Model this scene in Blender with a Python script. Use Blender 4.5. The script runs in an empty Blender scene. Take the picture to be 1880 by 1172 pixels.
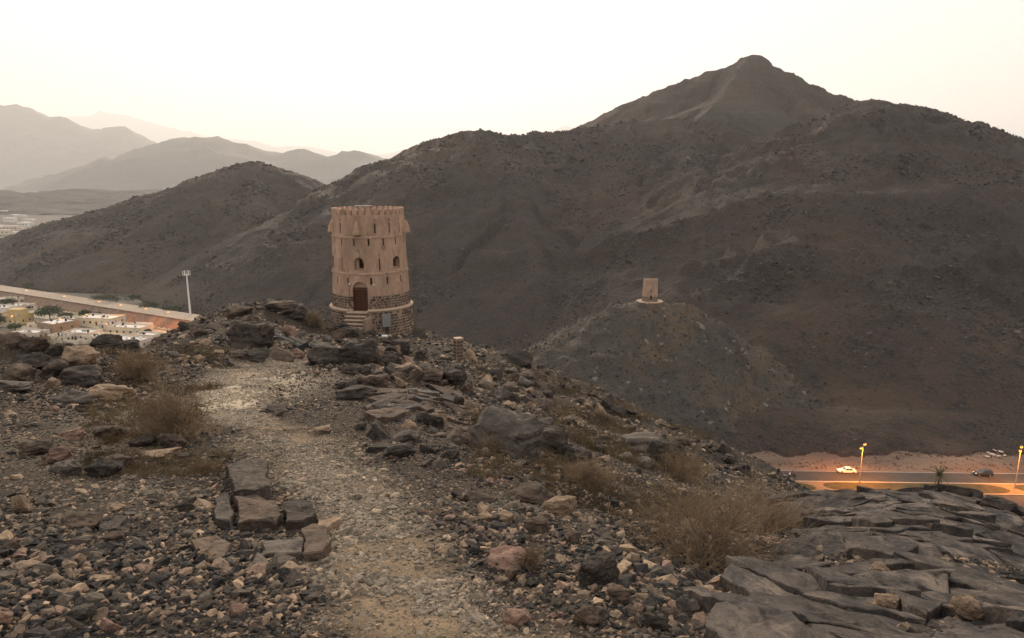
import bpy, bmesh, math, random
import numpy as np
from mathutils import Vector, Matrix, Euler

R = math.radians
scene = bpy.context.scene
COL = scene.collection
random.seed(7)
RNG = np.random.default_rng(11)

# ------------------------------------------------------------------ camera
FPX, PITCH = 1250.0, R(11.6)
SP, CP = math.sin(PITCH), math.cos(PITCH)
cam_data = bpy.data.cameras.new('camera')
cam_data.sensor_width = 36.0
cam_data.lens = FPX / 1880 * 36.0
cam_data.clip_start = 0.1
cam_data.clip_end = 60000
cam = bpy.data.objects.new('camera', cam_data)
COL.objects.link(cam)
cam.location = (0, 0, 0)
cam.rotation_euler = (R(90) - PITCH, 0, 0)
scene.camera = cam

# ------------------------------------------------------------------ light
SUN_EL, SUN_AZ = R(19), R(-10)            # hazy low light from beyond the ridge, ahead of the viewer
world = bpy.data.worlds.new('World')
scene.world = world
world.use_nodes = True
wn, wl = world.node_tree.nodes, world.node_tree.links
bg = wn['Background']
sky = wn.new('ShaderNodeTexSky')
sky.sky_type = 'NISHITA'
sky.sun_disc = False
sky.sun_elevation = SUN_EL
sky.sun_rotation = SUN_AZ
sky.dust_density = 6.0
sky.air_density = 1.0
hs = wn.new('ShaderNodeHueSaturation')
hs.inputs['Saturation'].default_value = 0.15
mx = wn.new('ShaderNodeMix')
mx.data_type = 'RGBA'
mx.inputs[0].default_value = 0.92
mx.inputs[7].default_value = (8.4, 8.42, 8.4, 1)
wl.new(sky.outputs[0], hs.inputs['Color'])
wl.new(hs.outputs[0], mx.inputs[6])
wl.new(mx.outputs[2], bg.inputs['Color'])
bg.inputs['Strength'].default_value = 0.1
sun_d = bpy.data.lights.new('sun', 'SUN')
sun_d.energy = 4.8
sun_d.angle = R(9)
sun_d.color = (1.0, 0.80, 0.60)
sun = bpy.data.objects.new('sun', sun_d)
COL.objects.link(sun)
sdir = Vector((math.sin(SUN_AZ) * math.cos(SUN_EL), math.cos(SUN_AZ) * math.cos(SUN_EL), math.sin(SUN_EL)))
sun.rotation_euler = sdir.to_track_quat('Z', 'Y').to_euler()
vs = scene.view_settings
vs.view_transform = 'Standard'
vs.look = 'None'
vs.exposure = 0.33
vs.gamma = 1.0
scene.cycles.use_denoising = True
scene.cycles.denoising_input_passes = 'RGB_ALBEDO_NORMAL'
scene.cycles.denoising_prefilter = 'NONE'
scene.cycles.max_bounces = 6
scene.cycles.diffuse_bounces = 3
scene.cycles.glossy_bounces = 2
scene.cycles.transparent_max_bounces = 8
scene.cycles.volume_bounces = 1

# ------------------------------------------------------------------ helpers
def ray(px, py):
    cx, cy = (px - 940) / FPX, (586 - py) / FPX
    return np.array([cx, CP + cy * SP, -SP + cy * CP])
def P(px, py, d):                       # point seen at that pixel, d metres ahead
    v = ray(px, py)
    return v * (d / v[1])
def PZ(px, py, z):                      # point seen at that pixel on the level z
    v = ray(px, py)
    return v * (z / v[2])
def proj(p):
    x, y, z = p
    dep = y * CP - z * SP
    return 940 + FPX * x / dep, 586 - FPX * (y * SP + z * CP) / dep

def _hash(ix, iy, s):
    h = (ix.astype(np.int64) * 374761393 + iy.astype(np.int64) * 668265263 + s * 1442695041) & 0x7fffffff
    h = ((h ^ (h >> 13)) * 1274126177) & 0x7fffffff
    return ((h ^ (h >> 16)) & 0xffff) / 65535.0 * 2 - 1
def vnoise(x, y, s=0):
    x = np.asarray(x, float); y = np.asarray(y, float)
    ix, iy = np.floor(x), np.floor(y)
    fx, fy = x - ix, y - iy
    fx = fx * fx * fx * (fx * (fx * 6 - 15) + 10); fy = fy * fy * fy * (fy * (fy * 6 - 15) + 10)
    a, b = _hash(ix, iy, s), _hash(ix + 1, iy, s)
    c, d = _hash(ix, iy + 1, s), _hash(ix + 1, iy + 1, s)
    return (a * (1 - fx) + b * fx) * (1 - fy) + (c * (1 - fx) + d * fx) * fy
def fbm(x, y, sc, octv=4, s=0, gain=0.5):
    r = 0; a = 1; f = 1.0 / sc
    for o in range(octv):
        r = r + a * vnoise(x * f + 17.3 * o, y * f - 9.1 * o, s + o); a *= gain; f *= 2.03
    return r
def ridged(x, y, sc, octv=4, s=0):
    r = 0; a = 1; f = 1.0 / sc
    for o in range(octv):
        r = r + a * (1 - 2 * np.abs(vnoise(x * f + 5.3 * o, y * f + 3.1 * o, s + o))); a *= 0.5; f *= 2.07
    return r

def mesh_from(name, V, F):
    V = np.asarray(V, np.float32); me = bpy.data.meshes.new(name)
    if isinstance(F, np.ndarray):
        n, k = F.shape
        me.vertices.add(len(V)); me.vertices.foreach_set('co', V.ravel())
        me.loops.add(n * k); me.loops.foreach_set('vertex_index', F.astype(np.int32).ravel())
        me.polygons.add(n); me.polygons.foreach_set('loop_start', np.arange(0, n * k, k, dtype=np.int32))
        me.update(calc_edges=True); me.validate()
    else:
        me.from_pydata([tuple(v) for v in V.tolist()], [], F); me.update()
    return me
def link(name, me, mat=None, parent=None, loc=None, rot=None, smooth=False):
    o = bpy.data.objects.new(name, me); COL.objects.link(o)
    if mat is not None and me is not None:
        if len(me.materials) == 0: me.materials.append(mat)
    if smooth and me is not None:
        me.polygons.foreach_set('use_smooth', np.ones(len(me.polygons), bool))
    if parent is not None: o.parent = parent
    if loc is not None: o.location = loc
    if rot is not None: o.rotation_euler = rot
    return o
def tag(o, label=None, cat=None, group=None, kind=None):
    if label: o['label'] = label
    if cat: o['category'] = cat
    if group: o['group'] = group
    if kind: o['kind'] = kind
    return o
def empty(name, loc=(0, 0, 0), rz=0, label=None, cat=None, group=None):
    o = bpy.data.objects.new(name, None); COL.objects.link(o)
    o.location = loc; o.rotation_euler = (0, 0, rz); o.empty_display_size = 0.2
    return tag(o, label, cat, group)
def copy_tree(o, parent=None):
    c = o.copy(); COL.objects.link(c); c.parent = parent
    for ch in list(o.children): copy_tree(ch, c)
    return c

class MB:                                # collects simple solids into one mesh
    def __init__(s): s.v = []; s.f = []
    def add(s, V, F):
        b = len(s.v); s.v += [tuple(map(float, q)) for q in V]; s.f += [tuple(b + i for i in f) for f in F]; return s
    def box(s, c, size, rz=0, taper=1.0, M=None):
        x, y, z = [q / 2 for q in size]; ca, sa = math.cos(rz), math.sin(rz); V = []
        for k, (sx, sy, sz) in enumerate([(-1,-1,-1),(1,-1,-1),(1,1,-1),(-1,1,-1),(-1,-1,1),(1,-1,1),(1,1,1),(-1,1,1)]):
            t = taper if sz > 0 else 1
            a, b, d = sx * x * t, sy * y * t, sz * z
            q = Vector((a * ca - b * sa + c[0], a * sa + b * ca + c[1], d + c[2]))
            V.append(M @ q if M else q)
        return s.add(V, [(3,2,1,0),(4,5,6,7),(0,1,5,4),(1,2,6,5),(2,3,7,6),(3,0,4,7)])
    def tube(s, pts, rads, n=6, cap=True):
        pts = [Vector(p) for p in pts]
        if not hasattr(rads, '__len__'): rads = [rads] * len(pts)
        V = []; F = []
        for i, p in enumerate(pts):
            d = (pts[min(i + 1, len(pts) - 1)] - pts[max(i - 1, 0)])
            if d.length < 1e-9: d = Vector((0, 0, 1))
            d.normalize()
            a = d.cross(Vector((0, 0, 1)) if abs(d.z) < 0.9 else Vector((1, 0, 0))).normalized(); b = d.cross(a)
            for k in range(n):
                t = 2 * math.pi * k / n
                V.append(p + (a * math.cos(t) + b * math.sin(t)) * rads[i])
        for i in range(len(pts) - 1):
            for k in range(n):
                k2 = (k + 1) % n
                F.append((i * n + k, i * n + k2, (i + 1) * n + k2, (i + 1) * n + k))
        if cap: F += [tuple(range(n - 1, -1, -1)), tuple((len(pts) - 1) * n + k for k in range(n))]
        return s.add(V, F)
    def lathe(s, prof, n=48, c=(0, 0, 0), closed=False):
        V = []; F = []; m = len(prof)
        for (r, z) in prof:
            for k in range(n):
                t = 2 * math.pi * k / n; V.append((c[0] + r * math.cos(t), c[1] + r * math.sin(t), c[2] + z))
        for i in range(m if closed else m - 1):
            j = (i + 1) % m
            for k in range(n):
                k2 = (k + 1) % n; F.append((i * n + k, i * n + k2, j * n + k2, j * n + k))
        return s.add(V, F)
    def prism(s, poly, z0, z1):
        n = len(poly); V = [(x, y, z0) for x, y in poly] + [(x, y, z1) for x, y in poly]
        return s.add(V, [tuple(range(n - 1, -1, -1)), tuple(range(n, 2 * n))] + [(i, (i + 1) % n, n + (i + 1) % n, n + i) for i in range(n)])
    def mesh(s, name): return mesh_from(name, s.v, s.f) if s.v else bpy.data.meshes.new(name)
    def build(s, name, mat, parent=None, smooth=False, **k): return link(name, s.mesh(name), mat, parent, smooth=smooth, **k)

# ------------------------------------------------------------------ materials
MATS = {}
def nmat(name, cols, scale=4.0, rough=0.9, bump=0.0, bscale=20.0, detail=6.0, spec=0.25, coord='Object', rnd=0.0,
         speck=None, stretch=None, pos=None, metal=0.0, speckscale=60.0, speckpos=(0.58, 0.7), dist=1.0, nrough=0.62, patch=None, patchscale=0.1):
    """noise-driven colour ramp + bump; rnd: brightness change from object to object; speck: second colour in small flecks"""
    m = bpy.data.materials.new(name); m.use_nodes = True; N, L = m.node_tree.nodes, m.node_tree.links
    b = N['Principled BSDF']; b.inputs['Roughness'].default_value = rough; b.inputs['Metallic'].default_value = metal
    b.inputs['Specular IOR Level'].default_value = spec
    tc = N.new('ShaderNodeTexCoord'); src = tc.outputs[coord]
    oi = N.new('ShaderNodeObjectInfo')
    if coord == 'Object':
        ad = N.new('ShaderNodeVectorMath'); ad.operation = 'MULTIPLY_ADD'
        cm = N.new('ShaderNodeCombineXYZ')
        for i in range(3): L.new(oi.outputs['Random'], cm.inputs[i])
        ad.inputs[1].default_value = (37, 53, 71); L.new(cm.outputs[0], ad.inputs[0]); L.new(src, ad.inputs[2]); src = ad.outputs[0]
    if stretch:
        mp = N.new('ShaderNodeMapping'); mp.inputs['Scale'].default_value = stretch[:3]
        if len(stretch) > 3: mp.inputs['Rotation'].default_value = stretch[3:]
        L.new(src, mp.inputs[0]); src = mp.outputs[0]
    n = N.new('ShaderNodeTexNoise'); n.inputs['Scale'].default_value = scale; n.inputs['Detail'].default_value = detail
    n.inputs['Roughness'].default_value = nrough; L.new(src, n.inputs['Vector'])
    r = N.new('ShaderNodeValToRGB'); els = r.color_ramp.elements
    k = len(cols); ps = pos or [0.32 + 0.36 * i / max(1, k - 1) for i in range(k)]
    els[0].position = ps[0]; els[0].color = (*cols[0], 1); els[1].position = ps[-1]; els[1].color = (*cols[-1], 1)
    for c_, p_ in zip(cols[1:-1], ps[1:-1]): e = els.new(p_); e.color = (*c_, 1)
    L.new(n.outputs['Fac'], r.inputs[0]); col = r.outputs[0]
    if patch:
        n4 = N.new('ShaderNodeTexNoise'); n4.inputs['Scale'].default_value = patchscale; n4.inputs['Detail'].default_value = 6; n4.inputs['Roughness'].default_value = 0.7; L.new(src, n4.inputs['Vector'])
        mr = N.new('ShaderNodeMapRange'); mr.inputs[1].default_value, mr.inputs[2].default_value = 0.5, 0.66; L.new(n4.outputs['Fac'], mr.inputs[0])
        m2 = N.new('ShaderNodeMix'); m2.data_type = 'RGBA'; L.new(mr.outputs[0], m2.inputs[0]); L.new(col, m2.inputs[6]); m2.inputs[7].default_value = (*patch, 1); col = m2.outputs[2]
    if speck:
        n2 = N.new('ShaderNodeTexNoise'); n2.inputs['Scale'].default_value = speckscale; n2.inputs['Detail'].default_value = 3; L.new(src, n2.inputs['Vector'])
        mr = N.new('ShaderNodeMapRange'); mr.inputs[1].default_value, mr.inputs[2].default_value = speckpos; L.new(n2.outputs['Fac'], mr.inputs[0])
        m2 = N.new('ShaderNodeMix'); m2.data_type = 'RGBA'; L.new(mr.outputs[0], m2.inputs[0]); L.new(col, m2.inputs[6]); m2.inputs[7].default_value = (*speck, 1); col = m2.outputs[2]
    if rnd:
        mr = N.new('ShaderNodeMapRange'); mr.inputs[3].default_value = 1 - rnd; mr.inputs[4].default_value = 1 + rnd; L.new(oi.outputs['Random'], mr.inputs[0])
        vm = N.new('ShaderNodeVectorMath'); vm.operation = 'SCALE'; L.new(col, vm.inputs[0]); L.new(mr.outputs[0], vm.inputs['Scale']); col = vm.outputs[0]
    L.new(col, b.inputs['Base Color'])
    if bump:
        n3 = N.new('ShaderNodeTexNoise'); n3.inputs['Scale'].default_value = bscale; n3.inputs['Detail'].default_value = 5; n3.inputs['Roughness'].default_value = 0.65; L.new(src, n3.inputs['Vector'])
        bp = N.new('ShaderNodeBump'); bp.inputs['Strength'].default_value = bump; bp.inputs['Distance'].default_value = dist; L.new(n3.outputs['Fac'], bp.inputs['Height']); L.new(bp.outputs[0], b.inputs['Normal'])
    MATS[name] = m; return m
def flat(name, col, rough=0.6, spec=0.3, metal=0.0, var=0.12, scale=6.0):
    a = tuple(c * (1 - var) for c in col); c2 = tuple(min(1, c * (1 + var)) for c in col)
    return nmat(name, [a, c2], scale=scale, rough=rough, spec=spec, metal=metal)
def emit(name, col, strength):
    m = bpy.data.materials.new(name); m.use_nodes = True; N, L = m.node_tree.nodes, m.node_tree.links
    N.remove(N['Principled BSDF']); e = N.new('ShaderNodeEmission'); e.inputs[0].default_value = (*col, 1); e.inputs[1].default_value = strength
    L.new(e.outputs[0], N['Material Output'].inputs[0]); MATS[name] = m; return m
def tint_mat(name, rough=0.9, bscale=9.0, bump=0.4, var=0.35):
    """colour of every scattered piece comes from its own 'tint'"""
    m = bpy.data.materials.new(name); m.use_nodes = True; N, L = m.node_tree.nodes, m.node_tree.links
    b = N['Principled BSDF']; b.inputs['Roughness'].default_value = rough; b.inputs['Specular IOR Level'].default_value = 0.25
    a = N.new('ShaderNodeAttribute'); a.attribute_type = 'INSTANCER'; a.attribute_name = 'tint'
    g = N.new('ShaderNodeNewGeometry'); n = N.new('ShaderNodeTexNoise'); n.inputs['Scale'].default_value = bscale; n.inputs['Detail'].default_value = 4; L.new(g.outputs['Position'], n.inputs['Vector'])
    mr = N.new('ShaderNodeMapRange'); mr.inputs[1].default_value = 0.3; mr.inputs[2].default_value = 0.7; mr.inputs[3].default_value = 1 - var; mr.inputs[4].default_value = 1 + var; L.new(n.outputs['Fac'], mr.inputs[0])
    vm = N.new('ShaderNodeVectorMath'); vm.operation = 'SCALE'; L.new(a.outputs['Color'], vm.inputs[0]); L.new(mr.outputs[0], vm.inputs['Scale']); L.new(vm.outputs[0], b.inputs['Base Color'])
    bp = N.new('ShaderNodeBump'); bp.inputs['Strength'].default_value = bump; bp.inputs['Distance'].default_value = 0.02; L.new(n.outputs['Fac'], bp.inputs['Height']); L.new(bp.outputs[0], b.inputs['Normal'])
    return m

def scatter(name, pts, rot, scl, tint, mat, label, variants=8, npts=13, seed=0, kind='stuff', cat=None):
    """stones by geometry nodes: hulls of random points set on every vertex of the object's mesh"""
    me = bpy.data.meshes.new(name); n = len(pts)
    me.vertices.add(n); me.vertices.foreach_set('co', np.asarray(pts, np.float32).ravel())
    for an, ty, arr, key in (('rot', 'FLOAT_VECTOR', rot, 'vector'), ('scl', 'FLOAT_VECTOR', scl, 'vector')):
        at = me.attributes.new(an, ty, 'POINT'); at.data.foreach_set(key, np.asarray(arr, np.float32).ravel())
    at = me.attributes.new('tint', 'FLOAT_COLOR', 'POINT')
    at.data.foreach_set('color', np.hstack([np.asarray(tint, np.float32), np.ones((n, 1), np.float32)]).ravel())
    me.materials.append(mat)
    o = link(name, me); tag(o, label, cat, None, kind)
    g = bpy.data.node_groups.new(name + '_nodes', 'GeometryNodeTree'); N, L = g.nodes, g.links
    g.interface.new_socket('Geometry', in_out='INPUT', socket_type='NodeSocketGeometry')
    g.interface.new_socket('Geometry', in_out='OUTPUT', socket_type='NodeSocketGeometry')
    gi, go = N.new('NodeGroupInput'), N.new('NodeGroupOutput')
    jn = N.new('GeometryNodeJoinGeometry')
    for v in range(variants):
        pn = N.new('GeometryNodePoints'); pn.inputs['Count'].default_value = npts
        rv = N.new('FunctionNodeRandomValue'); rv.data_type = 'FLOAT_VECTOR'
        rv.inputs['Min'].default_value = (-1, -1, -1); rv.inputs['Max'].default_value = (1, 1, 1); rv.inputs['Seed'].default_value = seed * 31 + v + 3
        nz = N.new('ShaderNodeVectorMath'); nz.operation = 'NORMALIZE'; L.new(rv.outputs[0], nz.inputs[0])
        md = N.new('ShaderNodeVectorMath'); md.operation = 'ADD'; L.new(nz.outputs[0], md.inputs[0])
        sc2 = N.new('ShaderNodeVectorMath'); sc2.operation = 'SCALE'; sc2.inputs['Scale'].default_value = 0.45; L.new(rv.outputs[0], sc2.inputs[0]); L.new(sc2.outputs[0], md.inputs[1])
        L.new(md.outputs[0], pn.inputs['Position'])
        ch = N.new('GeometryNodeConvexHull'); L.new(pn.outputs[0], ch.inputs[0])
        sm = N.new('GeometryNodeSetMaterial'); sm.inputs['Material'].default_value = mat; L.new(ch.outputs[0], sm.inputs['Geometry'])
        gt = N.new('GeometryNodeGeometryToInstance'); L.new(sm.outputs[0], gt.inputs[0]); L.new(gt.outputs[0], jn.inputs[0])
    ip = N.new('GeometryNodeInstanceOnPoints'); ip.inputs['Pick Instance'].default_value = True
    ri = N.new('FunctionNodeRandomValue'); ri.data_type = 'INT'; ri.inputs[4].default_value = 0; ri.inputs[5].default_value = variants - 1
    L.new(ri.outputs[2], ip.inputs['Instance Index'])
    for an, sk in (('rot', 'Rotation'), ('scl', 'Scale')):
        na = N.new('GeometryNodeInputNamedAttribute'); na.data_type = 'FLOAT_VECTOR'; na.inputs[0].default_value = an; L.new(na.outputs[0], ip.inputs[sk])
    L.new(gi.outputs[0], ip.inputs['Points']); L.new(jn.outputs[0], ip.inputs['Instance']); L.new(ip.outputs[0], go.inputs[0])
    o.modifiers.new('stones', 'NODES').node_group = g
    return o
# ------------------------------------------------------------------ terrain heights
VALLEY = -77.0
CT = [(0,1172,2.7),(400,1172,2.9),(700,1172,3.0),(1000,1172,2.9),(1300,1172,2.9),(1600,1172,2.8),(1880,1172,2.7),
 (0,1000,4.0),(300,1000,4.3),(600,1000,4.5),(900,1000,4.4),(1150,1000,4.6),
 (0,850,6.5),(300,850,6.9),(560,850,7.2),(800,850,7.2),(1000,850,8.5),
 (0,750,9.5),(250,750,10.5),(420,740,12),(600,750,11.5),(800,740,12.5),
 (0,690,12.5),(200,690,14),(420,690,18),(550,690,17),(700,690,17.5),
 (0,640,15),(100,640,15.5),(180,645,16.5),(270,648,24),(350,645,28),(450,625,33),
 (430,562,45),(350,592,42),(290,625,40),(480,565,46),(540,568,48),(500,610,37),(585,606,55),(640,622,52),(690,626,52),(740,630,51),(620,634,42),(700,645,40),(640,640,30),
 (790,622,55),(840,662,46),(870,650,50),(900,662,52),(1000,697,48),(1090,714,44),(1200,780,40),(1300,818,36),(1400,866,32),(1480,905,28),
 (850,690,30),(950,722,28),(1000,760,24),(1100,792,24),(1200,832,22),(1300,862,19),(870,742,15),(930,800,12),(1010,822,12.5),(1100,880,10),(1200,925,8),
 (1300,1050,5),(1300,960,7),(1450,965,7.4),(1400,1100,3.9),(1600,1000,5),(1500,928,7.4),(1650,911,8.0),(1750,913,8.0),(1880,966,6.7),(1880,1050,4.6)]
CW = [(0,0,-1.7),(-4,0,-1.5),(4,0,-1.85),(0,-4,-1.2),(-6,-5,-.7),(6,-5,-1.5),(-12,2,-1.6),(-16,9,-3.2),
 (8.5,13,-9),(11.5,9.5,-9),(12,3,-6.5),(20,20,-19),(30,10,-24),(30,35,-30),(12,62,-22),(22,55,-28),(0,78,-22),(-10,82,-20),
 (-18,23,-8.8),(-30,20,-15),(-26,36,-14),(-30,52,-19),(-22,62,-14.5),(-40,40,-25),(-16,74,-18),
 (-13,62,-14.0),(-9,60,-14.0),(-17,61,-13.7),(-12,57,-13.6),(-13,67,-14.6),(-8,65,-15.2)]
ctl = np.array([tuple(P(a, b, d)) for a, b, d in CT] + CW)
def _tps_fit(c, lam=0.02):
    n = len(c); d = np.hypot(c[:, None, 0] - c[None, :, 0], c[:, None, 1] - c[None, :, 1])
    K = np.where(d > 0, d * d * np.log(d + 1e-12), 0) + lam * np.eye(n)
    Q = np.hstack([np.ones((n, 1)), c[:, :2]])
    A = np.block([[K, Q], [Q.T, np.zeros((3, 3))]])
    return np.linalg.solve(A, np.concatenate([c[:, 2], np.zeros(3)]))
_w = _tps_fit(ctl)
def _tps(x, y):
    sh = np.shape(x); x = np.ravel(x); y = np.ravel(y); out = np.empty(len(x))
    for i in range(0, len(x), 40000):
        a, b = x[i:i + 40000], y[i:i + 40000]
        d2 = (a[:, None] - ctl[None, :, 0]) ** 2 + (b[:, None] - ctl[None, :, 1]) ** 2
        out[i:i + 40000] = (0.5 * d2 * np.log(d2 + 1e-12)) @ _w[:-3] + _w[-3] + _w[-2] * a + _w[-1] * b
    return out.reshape(sh)
def near_z(x, y, detail=True):
    x = np.asarray(x, float); y = np.asarray(y, float)
    xc, yc = np.clip(x, -36, 28), np.clip(y, -6, 82)
    z = _tps(xc, yc)
    out = np.hypot(x - xc, y - yc)
    z = z - out * np.where(x > 0, 0.80, 0.55) - np.minimum(out, 40) * 0.1
    if detail:
        r = np.clip(y, 2, 60)
        z = z + fbm(x, y, 2.6, 4, 3) * (0.03 + 0.004 * r) + fbm(x, y, 0.5, 3, 8) * (0.012 + 0.0012 * r) \
              + np.clip(ridged(x, y, 6.0, 4, 21), -1, 2) * 0.007 * np.clip(r - 9, 0, 40)
    return z
def G(px, py, lift=0.0):                 # where the line of sight meets the near ground
    v = ray(px, py); v = v / v[1]
    t = np.exp(np.linspace(math.log(1.5), math.log(95), 700))
    h = near_z(v[0] * t, t) + lift - v[2] * t
    i = np.argmax(h > 0)
    if h[i] <= 0: return None
    a, b = t[max(i - 1, 0)], t[i]
    for _ in range(18):
        m = (a + b) / 2
        if near_z(v[0] * m, m) + lift - v[2] * m > 0: b = m
        else: a = m
    return v * b

PATH = [G(*p) for p in [(790,1172),(720,1060),(665,970),(610,890),(540,820),(455,775),(412,740),(415,712),(440,692),(500,672),(560,660)]]
PATH = [(1.2, 0.5, 0)] + [tuple(p) for p in PATH]
PWID = [0.42,0.38,0.40,0.42,0.46,0.55,0.55,0.7,0.9,1.0,1.0,0.8]
def path_mask(x, y):
    best = np.full(np.shape(x), 9.0)
    for (a, b), (w0, w1) in zip(zip(PATH, PATH[1:]), zip(PWID, PWID[1:])):
        dx, dy = b[0] - a[0], b[1] - a[1]; L2 = dx * dx + dy * dy
        t = np.clip(((x - a[0]) * dx + (y - a[1]) * dy) / L2, 0, 1)
        d = np.hypot(x - a[0] - t * dx, y - a[1] - t * dy) / (w0 + (w1 - w0) * t)
        best = np.minimum(best, d)
    best = best + 0.5 * fbm(x, y, 0.9, 4, 5)
    return np.clip(1.35 - best, 0, 1)

def fan(y0, y1, k, cols, umax, off, zf):
    n = int(math.log((y1 + off) / (y0 + off)) / k); ys = (y0 + off) * np.exp(np.linspace(0, math.log((y1 + off) / (y0 + off)), n)) - off
    u = np.linspace(-umax, umax, cols); Y = np.repeat(ys[:, None], cols, 1); X = u[None, :] * (Y + off)
    Z = zf(X, Y); V = np.stack([X, Y, Z], -1).reshape(-1, 3)
    idx = np.arange(n * cols).reshape(n, cols)
    F = np.stack([idx[:-1, :-1], idx[:-1, 1:], idx[1:, 1:], idx[1:, :-1]], -1).reshape(-1, 4)
    return V, F
def grid(x0, x1, y0, y1, st, zf):
    xs = np.arange(x0, x1 + st / 2, st); ys = np.arange(y0, y1 + st / 2, st)
    X, Y = np.meshgrid(xs, ys); V = np.stack([X, Y, zf(X, Y)], -1).reshape(-1, 3); idx = np.arange(X.size).reshape(X.shape)
    F = np.stack([idx[:-1, :-1], idx[:-1, 1:], idx[1:, 1:], idx[1:, :-1]], -1).reshape(-1, 4)
    return V, F

# near ground ------------------------------------------------------
V, F = fan(-3.2, 92, 0.0085, 460, 0.95, 4.2, near_z)
keep = (V[F].mean(1)[:, 0] > -37) & (V[F].mean(1)[:, 0] < 29) & (V[F].mean(1)[:, 1] < 83)
me = mesh_from('ground', V, F[keep])
pm = path_mask(V[:, 0], V[:, 1])
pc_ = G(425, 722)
def pale_mask(x, y): return np.clip(1.25 * np.exp(-(((x - pc_[0]) / 1.0) ** 2 + ((y - pc_[1]) / 3.6) ** 2)) * (0.8 + 0.5 * fbm(x, y, 0.6, 3, 19)), 0, 1)  # pale dust at the path bend, with sky glare painted into its colour
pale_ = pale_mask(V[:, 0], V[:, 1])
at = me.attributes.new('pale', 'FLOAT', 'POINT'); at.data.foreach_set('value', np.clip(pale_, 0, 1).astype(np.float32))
at = me.attributes.new('path', 'FLOAT', 'POINT'); at.data.foreach_set('value', pm.astype(np.float32))
def ground_material():
    m = bpy.data.materials.new('stony_soil'); m.use_nodes = True; N, L = m.node_tree.nodes, m.node_tree.links
    b = N['Principled BSDF']; b.inputs['Roughness'].default_value = 0.95; b.inputs['Specular IOR Level'].default_value = 0.15
    g = N.new('ShaderNodeNewGeometry')
    def noise(s, d=6):
        n = N.new('ShaderNodeTexNoise'); n.inputs['Scale'].default_value = s; n.inputs['Detail'].default_value = d; n.inputs['Roughness'].default_value = 0.65
        L.new(g.outputs['Position'], n.inputs['Vector']); return n.outputs['Fac']
    def ramp(f, stops):
        r = N.new('ShaderNodeValToRGB'); e = r.color_ramp.elements
        e[0].position, e[0].color = stops[0][0], (*stops[0][1], 1); e[1].position, e[1].color = stops[-1][0], (*stops[-1][1], 1)
        for p, c in stops[1:-1]: q = e.new(p); q.color = (*c, 1)
        L.new(f, r.inputs[0]); return r.outputs[0]
    def mix(f, a, c):
        q = N.new('ShaderNodeMix'); q.data_type = 'RGBA'
        L.new(f, q.inputs[0]); L.new(a, q.inputs[6]); L.new(c, q.inputs[7]); return q.outputs[2]
    base = ramp(noise(0.9), [(0.3, (0.026, 0.021, 0.017)), (0.5, (0.055, 0.040, 0.028)), (0.72, (0.14, 0.09, 0.053))])
    fine = ramp(noise(22), [(0.35, (0.024, 0.020, 0.018)), (0.55, (0.055, 0.044, 0.034)), (0.7, (0.14, 0.107, 0.074))])
    h = N.new('ShaderNodeMix'); h.data_type = 'RGBA'; h.inputs[0].default_value = 0.5; L.new(base, h.inputs[6]); L.new(fine, h.inputs[7])
    dirt = ramp(noise(1.6), [(0.3, (0.12, 0.095, 0.07)), (0.5, (0.25, 0.18, 0.115)), (0.7, (0.40, 0.29, 0.185))])
    pa = N.new('ShaderNodeAttribute'); pa.attribute_name = 'path'
    ad = N.new('ShaderNodeMath'); ad.operation = 'MULTIPLY_ADD'; L.new(noise(4.0), ad.inputs[0]); ad.inputs[1].default_value = 1.2; ad.inputs[2].default_value = -0.75
    ad2 = N.new('ShaderNodeMath'); ad2.operation = 'ADD'; ad2.use_clamp = True; L.new(ad.outputs[0], ad2.inputs[0]); L.new(pa.outputs['Fac'], ad2.inputs[1])
    gate = N.new('ShaderNodeMath'); gate.operation = 'MULTIPLY'; L.new(ad2.outputs[0], gate.inputs[0])
    g2 = N.new('ShaderNodeMath'); g2.operation = 'MULTIPLY_ADD'; L.new(pa.outputs['Fac'], g2.inputs[0]); g2.inputs[1].default_value = 0.8; g2.inputs[2].default_value = 0.2; L.new(g2.outputs[0], gate.inputs[1])
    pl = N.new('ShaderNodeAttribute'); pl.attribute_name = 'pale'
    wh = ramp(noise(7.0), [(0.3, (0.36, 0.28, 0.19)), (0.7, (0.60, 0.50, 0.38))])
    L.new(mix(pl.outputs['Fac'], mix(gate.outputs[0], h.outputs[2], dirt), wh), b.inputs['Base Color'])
    bp = N.new('ShaderNodeBump'); bp.inputs['Strength'].default_value = 0.8; bp.inputs['Distance'].default_value = 0.05; L.new(noise(30, 4), bp.inputs['Height']); L.new(bp.outputs[0], b.inputs['Normal'])
    return m
M_SOIL = ground_material()
tag(link('ground', me, M_SOIL, smooth=True), 'stony brown ridge top with a pale footpath', None, None, 'structure')
def skirt_z(X, Y):
    z = near_z(X, Y, False); inside = (X > -35) & (X < 27) & (Y > -2) & (Y < 81)
    return np.maximum(np.where(inside, z - 1.2 - 0.02 * np.abs(Y), z - 0.25) + np.where(inside, 0, fbm(X, Y, 14, 4, 2) * 0.8), VALLEY - 3)
V, F = grid(-190, 150, -140, 230, 4, skirt_z)
M_MOUNT = nmat('mountain_scree', [(0.032, 0.024, 0.020), (0.051, 0.035, 0.027), (0.088, 0.055, 0.036)], scale=0.012, detail=14, bump=1.0, bscale=0.55, coord='Object', speck=(0.085, 0.065, 0.051), speckscale=0.8, speckpos=(0.57, 0.70), dist=3.0, nrough=0.68, patch=(0.026, 0.021, 0.020), patchscale=0.16)
tag(link('hillside_terrain', mesh_from('hillside_terrain', V, F), M_MOUNT, smooth=True), 'dark stony flank of the ridge falling to the valley', None, None, 'structure')

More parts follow.
